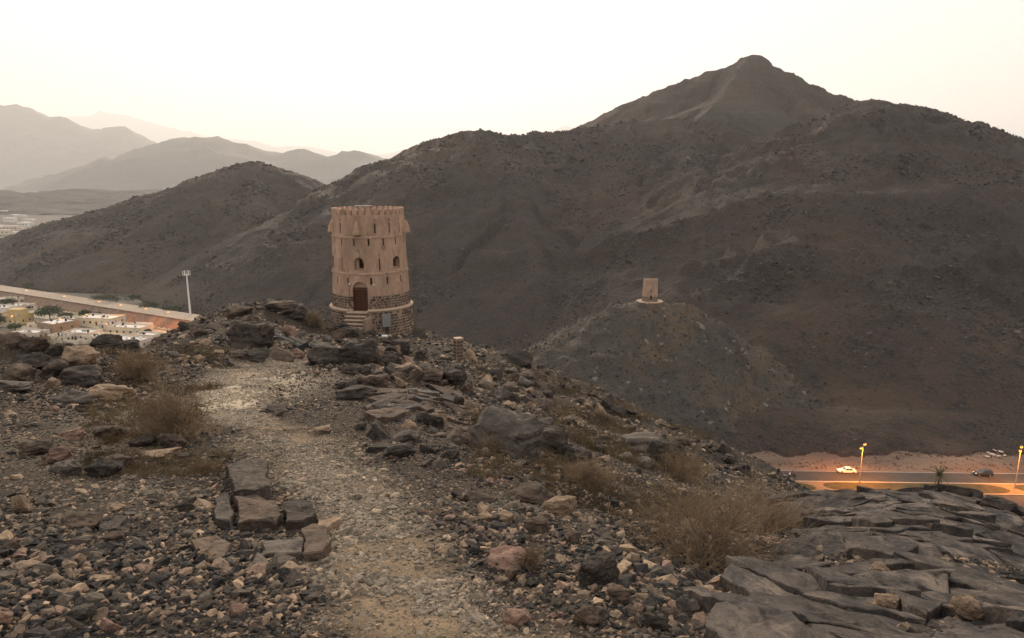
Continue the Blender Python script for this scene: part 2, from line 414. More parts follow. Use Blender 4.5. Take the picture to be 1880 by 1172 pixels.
# valley sheet -----------------------------------------------------
M_VALLEY = nmat('valley_gravel', [(0.09, 0.078, 0.066), (0.125, 0.105, 0.087), (0.17, 0.14, 0.11)], scale=0.02, detail=10, bump=0.5, bscale=0.5, dist=0.6)
V = [(-30000, -3000, VALLEY), (30000, -3000, VALLEY), (30000, 30000, VALLEY), (-30000, 30000, VALLEY)]
tag(link('valley_ground', mesh_from('valley_ground', V, [(0, 1, 2, 3)]), M_VALLEY), 'flat pale gravel floor of the valley', None, None, 'structure')

# mountains: slopes falling away from drawn crest lines ---------------
def crest_height(X, Y, ridges, floor=-90, k=5.0):
    acc = None
    for pts, sl in ridges:
        pts = np.array(pts, float)
        for a, b in zip(pts, pts[1:]):
            dx, dy = b[0] - a[0], b[1] - a[1]; L2 = dx * dx + dy * dy + 1e-9
            t = np.clip(((X - a[0]) * dx + (Y - a[1]) * dy) / L2, 0, 1)
            d = np.hypot(X - a[0] - t * dx, Y - a[1] - t * dy)
            h = a[2] + (b[2] - a[2]) * t - sl * (np.sqrt(d * d + 16) - 4)
            acc = h if acc is None else np.maximum(acc, h)
    return np.maximum(acc, floor)
def cl(lst): return [tuple(P(*q)) for q in lst]
FRONT = cl([(-60,462,740),(0,441,735),(100,408,730),(200,380,720),(260,360,712),(330,342,705),(390,316,700),(432,302,697),(465,297,695),(500,309,693),(535,330,690),(565,341,690),(600,346,690),(640,334,680),(700,303,650),(750,276,620),(800,255,595),(850,243,580),(890,240,575),(925,248,575),(960,251,578),(985,240,580),(1010,244,585),(1070,238,590),(1160,222,595),(1240,217,590),(1320,228,580),(1390,252,560),(1440,262,545),(1490,236,525),(1530,212,515),(1565,196,508),(1600,183,500),(1640,192,500),(1690,194,500),(1740,214,500),(1790,238,500),(1840,252,500),(1900,283,500),(2050,350,500)])
BACK = cl([(1010,262,900),(1070,238,900),(1110,212,900),(1155,190,900),(1210,166,900),(1265,146,900),(1310,130,900),(1345,120,900),(1377,122,900),(1412,128,900),(1424,133,902),(1450,140,905),(1475,152,905),(1500,172,905),(1530,200,905),(1600,230,900),(1700,260,900)])
def spur(px, py, d, pts): return cl([(px, py, d)] + pts)
SPURS = [
 (spur(890,240,575,[(930,300,500),(960,400,420),(990,500,360),(1010,600,312)]), 0.50),
 (spur(1240,217,590,[(1260,270,520),(1290,330,440),(1330,400,380),(1340,470,330),(1420,560,285)]), 0.52),
 (spur(1600,183,500,[(1560,240,455),(1500,330,400),(1480,400,350),(1520,520,290),(1560,640,250),(1590,720,225),(1600,775,205)]), 0.46),
 (spur(1790,238,500,[(1800,330,400),(1830,450,330),(1850,600,265),(1880,740,222),(1890,785,203)]), 0.46),
 (spur(700,303,650,[(700,380,560),(690,450,490),(680,520,430)]), 0.46),
 (spur(465,297,695,[(470,370,600),(450,440,530),(420,500,470)]), 0.42),
 (spur(260,360,712,[(290,420,620),(280,480,540)]), 0.42),
 ([(10, 206, -90), (90, 205, -90)], 0.24),
 (spur(1377,101,900,[(1330,170,800),(1290,215,720)]), 0.5),
]
def crest_coords(X, Y, ridges):
    """distance from the governing crest line and the way along it: slopes erode into ribs and gullies that run downhill"""
    acc = np.full(np.shape(X), -1e9); S = np.zeros(np.shape(X)); D = np.zeros(np.shape(X)); s0 = 0.0
    for pts, sl in ridges:
        pts = np.array(pts, float)
        for a, b in zip(pts, pts[1:]):
            dx, dy = b[0] - a[0], b[1] - a[1]; Ls = math.hypot(dx, dy) + 1e-9
            t = np.clip(((X - a[0]) * dx + (Y - a[1]) * dy) / Ls ** 2, 0, 1); d = np.hypot(X - a[0] - t * dx, Y - a[1] - t * dy)
            h = a[2] + (b[2] - a[2]) * t - sl * d; w = h > acc
            acc = np.where(w, h, acc); S = np.where(w, s0 + t * Ls, S); D = np.where(w, d, D); s0 += Ls
        s0 += 300
    return S, D
def erosion(X, Y, ridges, amp=1.0):
    S, D = crest_coords(X, Y, ridges); S = S + 16 * fbm(X, Y, 70, 3, 31) + 5 * fbm(X, Y, 18, 3, 33)
    g = np.clip(D / 70, 0, 1)
    big = -np.abs(vnoise(S / 46, D / 420, 41)) * 2 + 0.75
    mid = -np.abs(vnoise(S / 17, D / 110, 42)) * 2 + 0.75
    sml = -np.abs(vnoise(S / 8, D / 60, 43)) * 2 + 0.75
    rock = np.clip(ridged(X + 0.4 * Y, Y, 16, 4, 47) - 0.35, 0, 2)          # ribs of bare rock standing proud
    return amp * (5.0 * big * g + 4.2 * mid * np.clip(D / 40, 0, 1) + 1.9 * sml * np.clip(D / 20, 0, 1) + 2.0 * rock * np.clip(fbm(X, Y, 55, 3, 48) + 0.25, 0, 1) + 0.7 * fbm(X, Y, 6, 3, 50))
FRIDGES = [(FRONT[:14], 0.405), (FRONT[13:27], 0.47), (FRONT[26:], 0.41)] + SPURS[:7]
TALUS = [([(10, 206, -72.3), (90, 205, -72.0), (190, 204, -72.2), (330, 204, -72)], 0.24)]
def front_z(X, Y):
    base = crest_height(X, Y, FRIDGES)
    foot = np.clip((base + 74) / 30.0, 0.06, 1)
    z = base + erosion(X, Y, FRIDGES) * foot
    z = np.maximum(z, crest_height(X, Y, TALUS) + 0.5 * fbm(X, Y, 8, 4, 51))
    return np.where(z < -76.6, -77.8, z)
KNOB = cl([(1352,116,900),(1362,106,900),(1377,101,900),(1396,104,901),(1409,109,902)])
def back_z(X, Y):
    base = np.maximum(crest_height(X, Y, [(BACK[:9], 0.56), (BACK[8:], 0.85), SPURS[8]]), crest_height(X, Y, [(KNOB, 1.5)]))
    return base + erosion(X, Y, [(BACK, 0.56), SPURS[8]], 1.15) * np.clip(0.25 + (KN_TOP - base) / 40, 0.25, 1) + 1.0 * ridged(X, Y, 14, 3, 53)
KN_TOP = 150.0
V, F = fan(165, 1050, 0.0062, 640, 0.98, 0.0, front_z)
keep = V[F][:, :, 2].max(1) > -77.5
tag(link('mountain_terrain', mesh_from('mountain_terrain', V, F[keep]), M_MOUNT, smooth=True), 'dark brown rocky mountain ridge across the valley', None, None, 'structure')
V, F = grid(-120, 780, 660, 1130, 3.2, back_z)
tag(link('peak_terrain', mesh_from('peak_terrain', V, F), M_MOUNT, smooth=True), 'highest hazy peak rising behind the mountain ridge', None, None, 'structure')

# knoll with the small tower ------------------------------------------
KN = P(1193, 553, 245)
KNOLL = [
 ([tuple(KN + np.array([-3, 0, 0])), tuple(KN + np.array([3, 0, 0]))], 0.72),
 (cl([(1168,555,245),(1110,580,240),(1050,612,236),(980,650,230),(900,690,222)]), 0.62),
 (cl([(1218,555,246),(1270,572,244),(1330,610,238),(1390,660,230),(1440,705,222),(1510,760,212)]), 0.66),
 (cl([(1200,556,243),(1230,630,226),(1250,700,212)]), 0.8),
]
def knoll_z(X, Y):
    b = crest_height(X, Y, KNOLL)
    d = np.hypot(X - KN[0], Y - KN[1]); w = np.clip((d - 6) / 8, 0, 1)
    q = np.round(b / 5.0 + 0.4 * fbm(X, Y, 18, 3, 66)) * 5.0
    b2 = b + 0.16 * (q - b)
    S, D = crest_coords(X, Y, KNOLL); S = S + 4 * fbm(X, Y, 14, 3, 62)
    z = b2 * w + b * (1 - w) + w * (1.5 * (ridged(X, Y, 26, 4, 61) - 0.4) + 0.9 * fbm(X, Y, 6, 4, 63) + 1.6 * (0.7 - 2 * np.abs(vnoise(S / 9, D / 40, 64))) * np.clip(D / 14, 0, 1) + 0.9 * np.clip(ridged(X, Y, 8, 3, 65) - 0.5, 0, 2))
    top = np.minimum(z, KN[2] + 20 * w)
    top = np.where(d < 5.3, KN[2] - 0.03, top)
    return np.where(b < -78, -80, top)
V, F = grid(-40, 150, 160, 320, 0.8, knoll_z)
keep = V[F][:, :, 2].max(1) > -77.6
M_KNOLL = nmat('quarried_rock', [(0.052, 0.048, 0.042), (0.076, 0.061, 0.047), (0.145, 0.088, 0.048)], scale=0.03, detail=12, nrough=0.72, patch=(0.047, 0.043, 0.038), patchscale=0.3, bump=1.0, bscale=0.6, speck=(0.20, 0.18, 0.15), speckscale=0.25, speckpos=(0.65, 0.72), dist=1.5)
tag(link('knoll_terrain', mesh_from('knoll_terrain', V, F[keep]), M_KNOLL, smooth=True), 'grey quarried knoll that carries the small watchtower', None, None, 'structure')

# far ranges ------------------------------------------------------------
M_FAR = nmat('far_rock', [(0.05, 0.045, 0.042), (0.08, 0.068, 0.06)], scale=0.003, detail=8, bump=0.6, bscale=0.03, dist=12)
def far_range(name, pts, d, sl, label, st, amp, seed):
    C = cl([(a, b, d + (e[0] if e else 0)) for a, b, *e in pts]); xs = [c[0] for c in C]
    def zf(X, Y):
        b = crest_height(X, Y, [(C, sl)], floor=-110); cr = crest_height(X, Y, [(C, sl * 2)], floor=-110)
        k = d / 700.0
        sp = ridged(X + seed, Y, 85 * k, 5, seed) - 0.3
        return b + amp * sp * np.clip((b - cr) / (20 * k), 0.4, 1) * np.clip((b + 90) / (20 * k), 0, 1) + amp * 0.34 * (ridged(X, Y, 22 * k, 4, seed + 5) - 0.3)
    hmax = max(c[2] for c in C) + 77; w = hmax / sl
    V, F = grid(min(xs) - w * 0.2, max(xs) + w * 0.2, d - w * 1.02, d + w * 0.5, st, zf)
    tag(link(name, mesh_from(name, V, F), M_FAR, smooth=True), label, None, None, 'structure')
far_range('far_mountain_left', [(-200,190),(-60,188),(0,196),(40,203),(75,216),(115,214),(150,228),(180,238),(205,236),(240,250),(290,264),(330,280),(400,300),(500,330)], 8200, 0.42, 'pale hazy mountain range at the far end of the valley', 70, 105, 71)
far_range('far_mountain_ridge', [(-40,372),(0,357),(60,340),(120,322),(170,300),(195,289),(215,292),(240,300),(280,283),(310,262),(345,247),(370,250),(390,246),(420,262),(455,270),(490,276),(510,281),(535,276),(560,279),(585,289),(605,290),(640,281),(670,284),(700,293),(740,310),(800,330)], 5400, 0.36, 'hazy jagged ridge behind the left shoulder of the mountain', 42, 62, 77)
far_range('far_mountain_faint', [(60,245),(130,212),(200,207),(250,214),(320,236),(400,252),(470,262),(560,272),(640,282),(720,280),(820,275),(960,270),(1040,236),(1070,238),(1200,280)], 22000, 0.35, 'faintest distant mountain range dissolving in the haze', 170, 150, 83)
far_range('foothill_terrain', [(-220,348),(-120,354),(-40,350),(20,357),(80,352),(140,346),(200,352),(280,345),(360,349),(460,346)], 2000, 0.11, 'low grey foothills between the far town and the hazy ranges', 10, 10.0, 95)
far_range('far_mountain_right', [(1780,262),(1840,252),(1862,250),(1890,258),(1960,262),(2100,290)], 4800, 0.4, 'hazy far slope at the right behind the mountain', 40, 20, 89)

# boulders and scrub on the mountain slopes -------------------------------
def slope_points(n, zf, y0, y1, umax, seed, x0=None):
    rg = np.random.default_rng(seed); u = rg.uniform(-umax, umax, n); y = np.exp(rg.uniform(math.log(y0), math.log(y1), n)); x = u * y
    z = zf(x, y); k = z > -76.3; return x[k], y[k], z[k], rg
M_SCREE = tint_mat('scree_stone', bscale=1.2, bump=0.5)
x, y, z, rg = slope_points(120000, front_z, 185, 760, 0.85, 3)
n = len(x); s = 0.00085 * y * np.exp(rg.normal(0, 0.45, n)) * np.clip(0.7 + 0.8 * fbm(x, y, 30, 3, 97), 0.25, 1.8)
t = np.array([0.044, 0.034, 0.029]) * np.exp(rg.normal(0, 0.4, (n, 1))) * np.array([1, 1, 1]) + rg.normal(0, 0.003, (n, 3))
scatter('scree', np.stack([x, y, z], 1), np.stack([rg.normal(0, .4, n), rg.normal(0, .4, n), rg.uniform(0, 6.28, n)], 1), np.stack([s * 1.2, s, s * 0.7], 1), np.clip(t, 0.02, 0.25), M_SCREE, 'loose boulders and scree all over the mountain slopes', seed=5)
x, y, z, rg = slope_points(3500, front_z, 185, 600, 0.85, 4)
k = fbm(x, y, 60, 3, 101) > -0.1; x, y, z = x[k], y[k], z[k]; n = len(x); s = 0.0008 * y * np.exp(rg.normal(0, 0.35, n))
scatter('scrub', np.stack([x, y, z + s * 0.4], 1), rg.uniform(0, 6.28, (n, 3)), np.stack([s, s, s * 0.75], 1), np.array([0.042, 0.038, 0.028]) * np.exp(rg.normal(0, 0.25, (n, 1))), M_SCREE, 'small dark desert shrubs dotted over the slopes', seed=6, npts=24)
rg = np.random.default_rng(9); n = 9000; x = rg.uniform(-35, 145, n); y = rg.uniform(170, 262, n); z = knoll_z(x, y); k = (z > -76.4) & (np.hypot(x - KN[0], y - KN[1]) > 7); x, y, z = x[k], y[k], z[k]; n = len(x)
s = np.minimum(0.2 * np.exp(rg.normal(0, 0.5, n)), 0.55); pal = np.array([[0.05, 0.046, 0.042], [0.068, 0.054, 0.042], [0.17, 0.15, 0.12]])
scatter('knoll_rubble', np.stack([x, y, z], 1), rg.uniform(0, 6.28, (n, 3)), np.stack([s * 1.2, s, s * 0.7], 1), pal[rg.choice(3, n, p=[.56, .41, .03])] * np.exp(rg.normal(0, 0.3, (n, 1))), M_SCREE, 'broken rock strewn over the grey knoll', seed=7)
# ------------------------------------------------------------------ rock materials
ROCK = {
 'dark':  nmat('rock_dark',  [(0.025, 0.020, 0.017), (0.047, 0.036, 0.029), (0.085, 0.062, 0.047)], scale=2.2, rnd=0.25, bump=0.6, bscale=7, speck=(0.115, 0.088, 0.069), speckscale=14, dist=0.12, detail=10),
 'grey':  nmat('rock_grey',  [(0.052, 0.043, 0.036), (0.092, 0.075, 0.061), (0.15, 0.119, 0.093)], scale=2.2, rnd=0.25, bump=0.6, bscale=7, speck=(0.045, 0.036, 0.031), speckscale=9, dist=0.12, detail=10),
 'brown': nmat('rock_brown', [(0.045, 0.033, 0.026), (0.10, 0.069, 0.049), (0.17, 0.115, 0.08)], scale=2.0, rnd=0.25, bump=0.6, bscale=7, speck=(0.038, 0.030, 0.026), speckscale=9, dist=0.12, detail=10),
 'tan':   nmat('rock_tan',   [(0.11, 0.076, 0.052), (0.25, 0.17, 0.11), (0.36, 0.25, 0.165)], scale=2.0, rnd=0.2, bump=0.5, bscale=7, speck=(0.07, 0.05, 0.038), speckscale=8, dist=0.12, detail=10),
 'pink':  nmat('rock_pink',  [(0.10, 0.062, 0.048), (0.23, 0.137, 0.10), (0.33, 0.205, 0.15)], scale=2.0, rnd=0.2, bump=0.5, bscale=7, speck=(0.06, 0.043, 0.036), speckscale=8, dist=0.12, detail=10),
}
def rock_mesh(seed, npts=16, rough=0.05, cuts=2, boxy=0.5):
    """angular stone about 1 wide, seated on z = 0: hull of random points, broken edges, uneven faces"""
    rr = random.Random(seed); bm = bmesh.new()
    for i in range(npts):
        v = Vector((rr.uniform(-1, 1), rr.uniform(-1, 1), rr.uniform(-1, 1)))
        m = max(abs(v.x), abs(v.y), abs(v.z)); s = v / m; r = v.normalized()
        q = s * boxy * 0.92 + r * (1 - boxy)
        bm.verts.new(q * rr.uniform(0.8, 1.0) * 0.5)
    res = bmesh.ops.convex_hull(bm, input=bm.verts)
    bmesh.ops.delete(bm, geom=list({g for g in res['geom_interior'] + res['geom_unused'] if isinstance(g, bmesh.types.BMVert)}), context='VERTS')
    bmesh.ops.dissolve_limit(bm, angle_limit=R(14), verts=bm.verts, edges=bm.edges)
    bmesh.ops.bevel(bm, geom=list(bm.edges), offset=0.022, segments=1, affect='EDGES', clamp_overlap=True)
    bmesh.ops.triangulate(bm, faces=bm.faces)
    if cuts:
        for _ in range(cuts):
            es = [e for e in bm.edges if e.calc_length() > 0.09]
            if es: bmesh.ops.subdivide_edges(bm, edges=es, cuts=1, use_grid_fill=True)
            bmesh.ops.triangulate(bm, faces=bm.faces)
    from mathutils import noise as mn
    off = Vector((seed * 3.7 % 50, seed * 1.3 % 50, seed * 7.1 % 50))
    bm.normal_update()
    for v in bm.verts:
        a = mn.fractal(v.co * 3.5 + off, 1.0, 2.0, 4); st = mn.noise(Vector((v.co.x * 1.5, v.co.y * 1.5, v.co.z * 14)) + off)
        v.co += v.normal * (a * rough + st * rough * 0.45)
    z0 = min(v.co.z for v in bm.verts)
    for v in bm.verts: v.co.z -= z0
    me = bpy.data.meshes.new('rock'); bm.to_mesh(me); bm.free(); return me
def rock_set(mat, seeds, **k):
    out = []
    for s in seeds:
        me = rock_mesh(s, **k); me.materials.append(mat); out.append(me)
    return out
def place_rock(px, py, w, h, kind, label, seed, name='rock', cat='rock', group=None, tilt=0.12, me=None, rz=None, sink=0.22, dep=0.85, flat_=False):
    g = G(px, py)
    if g is None: return None
    dist = g[1] * CP - g[2] * SP
    W, H = w * dist / FPX * 1.08, max(h * dist / FPX * 0.95, 0.02)
    me = me or rock_mesh(seed, cuts=3 if w > 40 else 2, rough=0.085 if w > 40 else 0.06, boxy=0.4, npts=18)
    if len(me.materials) == 0: me.materials.append(ROCK[kind])
    rr = random.Random(seed)
    D = W * dep; gy = g[1] + D * 0.35
    gx = g[0] * gy / g[1]
    o = link(name, me); tag(o, label, cat, group)
    o.scale = (W, D, H * (1 + sink)); o.location = (gx, gy, float(near_z(gx, gy)) - H * sink)
    if flat_: tilt *= 0.5
    o.rotation_euler = (rr.uniform(-tilt, tilt), rr.uniform(-tilt, tilt), rz if rz is not None else rr.uniform(-0.5, 0.5))
    return o
ROCKS = [
 (20,642,52,34,'brown','dark brown boulder at the left edge with the town behind it'),
 (68,652,50,32,'brown','blocky brown boulder second from the left on the skyline above the town'),
 (112,655,46,30,'dark','dark boulder between the blocky brown and the big tan boulder'),
 (156,680,60,54,'tan','big tan boulder with a smooth slanting face below the town'),
 (58,688,58,40,'dark','dark slanted boulder under the blocky brown boulder at left'),
 (105,695,48,38,'brown','brown boulder left of the big tan boulder, in the lower row'),
 (38,705,62,44,'brown','low brown boulder near the left edge of the heap'),
 (152,712,72,38,'dark','dark ledge rock directly under the big tan boulder'),
 (18,722,64,24,'grey','flat grey slab at the left edge beneath the boulder heap'),
 (96,716,26,24,'tan','small upright tan stone in front of the boulder heap'),
 (200,640,58,30,'dark','dark wedge rock on the skyline right of the town houses'),
 (236,642,42,22,'dark','low dark rock beside the dark skyline wedge'),
 (140,745,68,28,'grey','flat slate-grey slab left of the dry bush'),
 (204,738,74,34,'tan','tan slanting slab behind the left dry bush'),
 (212,806,74,34,'brown','brown block with a flat top just below the left dry bush'),
 (135,808,46,24,'pink','pinkish block on the left slope above the rubble'),
 (110,852,48,32,'pink','pinkish rounded boulder in the rubble at left'),
 (72,838,64,36,'brown','wide brown boulder above the pinkish one at left'),
 (125,876,58,28,'grey','grey split stone below the pinkish boulder at left'),
 (195,878,64,38,'dark','dark pointed wedge stone in the left rubble'),
 (222,858,46,30,'brown','brown stone leaning behind the dark pointed wedge'),
 (262,822,50,24,'dark','dark flat stone at the foot of the left dry bush'),
 (314,826,48,38,'brown','upright brown stone half hidden by the left dry bush'),
 (290,842,78,13,'tan','long thin tan slab lying below the left dry bush'),
 (46,944,32,44,'tan','narrow tilted tan block standing in gravel at far left'),
 (500,762,62,14,'dark','thin dark slab lying on the footpath bend'),
 (594,796,32,16,'tan','small tan stone on the footpath right of the bend'),
 (598,670,66,50,'grey','big grey boulder with pale flat top before the tower'),
 (664,672,86,60,'dark','huge black boulder below the tower steps'),
 (646,688,46,32,'grey','grey angular boulder wedged under the huge black boulder'),
 (642,655,26,26,'brown','round brown stone between the grey and black boulders'),
 (686,712,58,34,'brown','brown block boulder downhill of the huge black boulder'),
 (740,650,34,30,'tan','pale triangular stone leaning right of the black boulder'),
 (713,678,44,36,'dark','dark boulder at the right foot of the black boulder'),
 (752,700,40,30,'dark','dark rock on the ridge edge below the stone post'),
 (790,705,52,36,'brown','brown ledge rock on the ridge edge right of the boulders'),
 (832,712,56,34,'dark','dark ledge rock above the flat cracked bedrock'),
 (440,584,52,26,'brown','weathered rock on the crest of the hump left of the tower'),
 (516,578,64,22,'brown','long crest slab with a pale top left of the tower'),
 (462,640,86,62,'dark','dark upright rock mass beside the two pipes'),
 (545,590,50,26,'dark','dark rock behind the pipes left of the tower'),
 (445,662,42,24,'brown','brown stone on the path edge nearest the dark rock mass'),
 (475,668,46,28,'grey','grey leaning slab on the uphill edge of the path'),
 (512,664,56,30,'brown','brown leaning slab on the path edge below the pipes'),
 (545,660,40,20,'pink','pinkish flat stone at the path edge before the grey boulder'),
 (400,656,28,14,'tan','pale flat stone left of the dark rock mass'),
 (652,738,80,34,'dark','dark layered rock on the path side above the bedrock'),
 (936,836,128,100,'grey','massive cracked boulder on the ridge right of the path'),
 (900,800,62,50,'brown','brown rock against the left side of the massive boulder'),
 (1010,832,78,66,'dark','dark boulder right of the massive cracked boulder'),
 (1058,852,66,44,'dark','dark broken rock downhill right of the massive boulder'),
 (1078,880,62,36,'grey','grey rock where the ridge drops behind the dry grass'),
 (1180,835,90,44,'grey','pale grey ledge rock on the slope behind the big bush'),
 (1225,862,72,56,'dark','dark ledge rock at the right end of the slope terrace'),
 (824,836,40,26,'grey','grey block lying in the gravel left of the massive boulder'),
 (738,838,28,18,'pink','small pinkish stone on the gravel right of the path'),
 (982,928,90,44,'brown','large rounded brown boulder among cobbles right of the path'),
 (1030,952,68,44,'tan','orange-tan boulder beside the rounded brown boulder'),
 (880,928,62,26,'brown','flat brown stone left of the rounded brown boulder'),
 (888,948,34,22,'tan','small tan block below the flat brown stone'),
 (925,962,38,24,'tan','orange-tan wedge stone below the rounded brown boulder'),
 (985,985,54,36,'brown','brown stone above the gravel between two larger blocks'),
 (1046,998,38,28,'brown','small brown boulder left of the big bush'),
 (930,1048,84,46,'pink','flat-topped pinkish block in gravel with a dry weed beside it'),
 (1098,1078,94,70,'dark','dark grey boulder at the foot of the big bush'),
 (204,1162,38,30,'pink','rounded pinkish stone at the bottom left of the gravel'),
 (4,1155,38,36,'pink','reddish stone cut by the left edge near the bottom'),
 (145,1148,64,36,'grey','long grey stone tilted in the gravel at bottom left'),
 (216,998,42,24,'brown','brown angular stone on the lower left gravel'),
 (208,940,46,14,'tan','flat tan flake on the lower left gravel'),
 (152,974,80,26,'brown','broad low brown stone on the lower left gravel'),
 (212,978,60,22,'grey','grey slab next to the broad low brown stone'),
 (375,1030,30,26,'tan','tan stone in gravel left of the cracked bedrock'),
 (1135,1112,54,36,'brown','brown cobble under the dark grey boulder at the bush'),
 (1080,1150,60,38,'brown','largest brown cobble on the bottom edge below the bush'),
 (950,1150,56,34,'pink','pinkish cobble on the bottom edge right of the path'),
 (1200,1160,58,40,'dark','dark cobble on the bottom edge near the cracked rock'),
 (1260,1130,50,38,'grey','grey cobble between the bush and the cracked rock'),
]
BIGGER = {**{i: 1.12 for i in range(12)}, 27: 1.05, 28: 1.1, 47: 1.15}
for i, (px, py, w, h, kd, lab) in enumerate(ROCKS):
    w *= BIGGER.get(i, 1.05); h *= BIGGER.get(i, 1.05)
    thin = h < 0.4 * w
    place_rock(px, py, w, h, kd, lab, 100 + i, name='boulder' if w > 44 else 'stone', cat='boulder' if w > 44 else 'stone', tilt=0.16, flat_=thin)

def near_what(px, py):
    lm = min(LANDMARKS, key=lambda q: (q[0] - px) ** 2 + ((q[1] - py) * 1.3) ** 2); dx, dy = px - lm[0], py - lm[1]
    return (('right of' if dx > 0 else 'left of') if abs(dx) > abs(dy) * 1.2 else ('below' if dy > 0 else 'above')) + ' the ' + lm[2]
LANDMARKS = [(156,655,'big tan boulder under the town'),(58,670,'dark slanted boulder heap'),(140,735,'flat slate-grey slab'),(204,725,'tan slanting slab'),(212,795,'brown block below the left bush'),(110,840,'pinkish rounded boulder'),(72,825,'wide brown boulder'),(195,862,'dark pointed wedge stone'),(298,760,'dense left bush'),(290,838,'long thin tan slab'),(46,925,'narrow tilted tan block'),(160,968,'broad low brown stone'),(204,1148,'rounded pinkish bottom stone'),(145,1130,'long tilted grey stone'),(455,900,'dark bedrock block by the path'),(475,955,'wide brown bedrock block'),(550,955,'round-topped dark bedrock block'),(580,1005,'last bedrock block by the path'),(390,1015,'low brown bedrock block'),(300,1080,'open lower left gravel'),(20,1040,'left edge of the gravel'),(430,1120,'bottom edge left of the path'),
 (598,650,'big grey boulder before the tower'),(664,645,'huge black boulder'),(686,700,'brown block boulder below the tower'),(740,640,'pale triangular stone'),(842,640,'stone post'),(790,690,'brown ledge rock'),(462,610,'dark rock mass at the pipes'),(400,650,'pale flat stone on the hump'),(512,655,'leaning slabs at the path edge'),(936,790,'massive cracked boulder'),(1010,800,'dark boulder at the ridge'),(824,826,'grey block in gravel'),(982,905,'rounded brown boulder'),(1030,930,'orange-tan boulder'),(880,918,'flat brown stone'),(925,955,'orange-tan wedge stone'),(930,1030,'flat-topped pinkish block'),(1098,1040,'dark grey boulder at the bush'),(1140,1105,'brown cobble under the bush'),(1080,1140,'largest brown bottom cobble'),(950,1140,'pinkish bottom cobble'),(840,1080,'right verge of the path'),(1300,1090,'left end of the bedrock dome'),(1320,1150,'lower left end of the bedrock dome'),(1250,1130,'grey cobble by the cracked rock'),(1060,880,'grey rock at the ridge drop'),(900,690,'slope beside the stone post'),(960,720,'brown slope behind the ridge edge'),(1040,715,'dark skyline rocks on the slope'),(1100,745,'upper brown slope'),(1180,800,'slope terrace'),(1225,840,'dark ledge rock'),(1300,830,'lower end of the skyline slope'),(1150,850,'bush on the terrace'),(340,620,'left shoulder of the hump'),(440,575,'crest rock of the hump'),(516,572,'long crest slab'),(545,585,'dark rock behind the pipes'),(590,610,'bush at the tower foot'),(652,725,'dark layered rock'),(790,745,'flat bedrock ledge'),(720,800,'gravel above the pinkish stone')]
# broken rock packed along the ridge edge and on the slope beyond
EDGE = [((1225, 1345, 1065, 1168), 26, (24, 60), 'at the left end of the bedrock dome'), ((640, 1010, 660, 850), 84, (24, 66), 'on the rocky edge right of the path'), ((880, 1120, 676, 760), 34, (16, 44), 'on the slope right of the stone post'), ((1050, 1400, 730, 880), 34, (18, 52), 'on the slope above the big bush'), ((300, 640, 585, 660), 26, (20, 52), 'on the hump left of the tower'), ((580, 780, 615, 700), 32, (20, 50), 'in the boulder heap below the tower')]
EM = {k: [rock_mesh(8000 + 11 * j + ord(k[0]), cuts=2, rough=0.07, npts=14) for j in range(5)] for k in ROCK}
for k_ in EM:
    for m_ in EM[k_]: m_.materials.append(ROCK[k_])
SEEN = {}
for (x0, x1, y0, y1), cnt, (w0, w1), where in EDGE:
    for j in range(cnt):
        k = random.choices(list(ROCK), [0.40, 0.24, 0.26, 0.07, 0.03])[0]; px, py = random.uniform(x0, x1), random.uniform(y0, y1); w = w0 + (w1 - w0) * random.random() ** 1.8
        g = G(px, py)
        if g is None or path_mask(g[0], g[1]) > 0.2: continue
        size = 'small' if w < w0 + 6 else ('middling' if w < w0 + 16 else 'big'); col = {'dark': 'blackish', 'grey': 'grey', 'brown': 'brown', 'tan': 'tan', 'pink': 'pinkish'}[k]
        third = ['uphill end', 'middle', 'downhill end'][min(2, int(3 * (px - x0) / (x1 - x0)))]
        place_rock(px, py, w, w * random.uniform(0.4, 0.8), k, f'{size} {col} jagged rock {near_what(px, py)}', 9000 + j, name='boulder', cat='boulder', group='jagged rocks along the ridge', me=random.choice(EM[k]), tilt=0.5, rz=random.uniform(0, 6.28), dep=random.uniform(0.6, 1.0), sink=0.3)  # loose stones of every size share the boulder name here

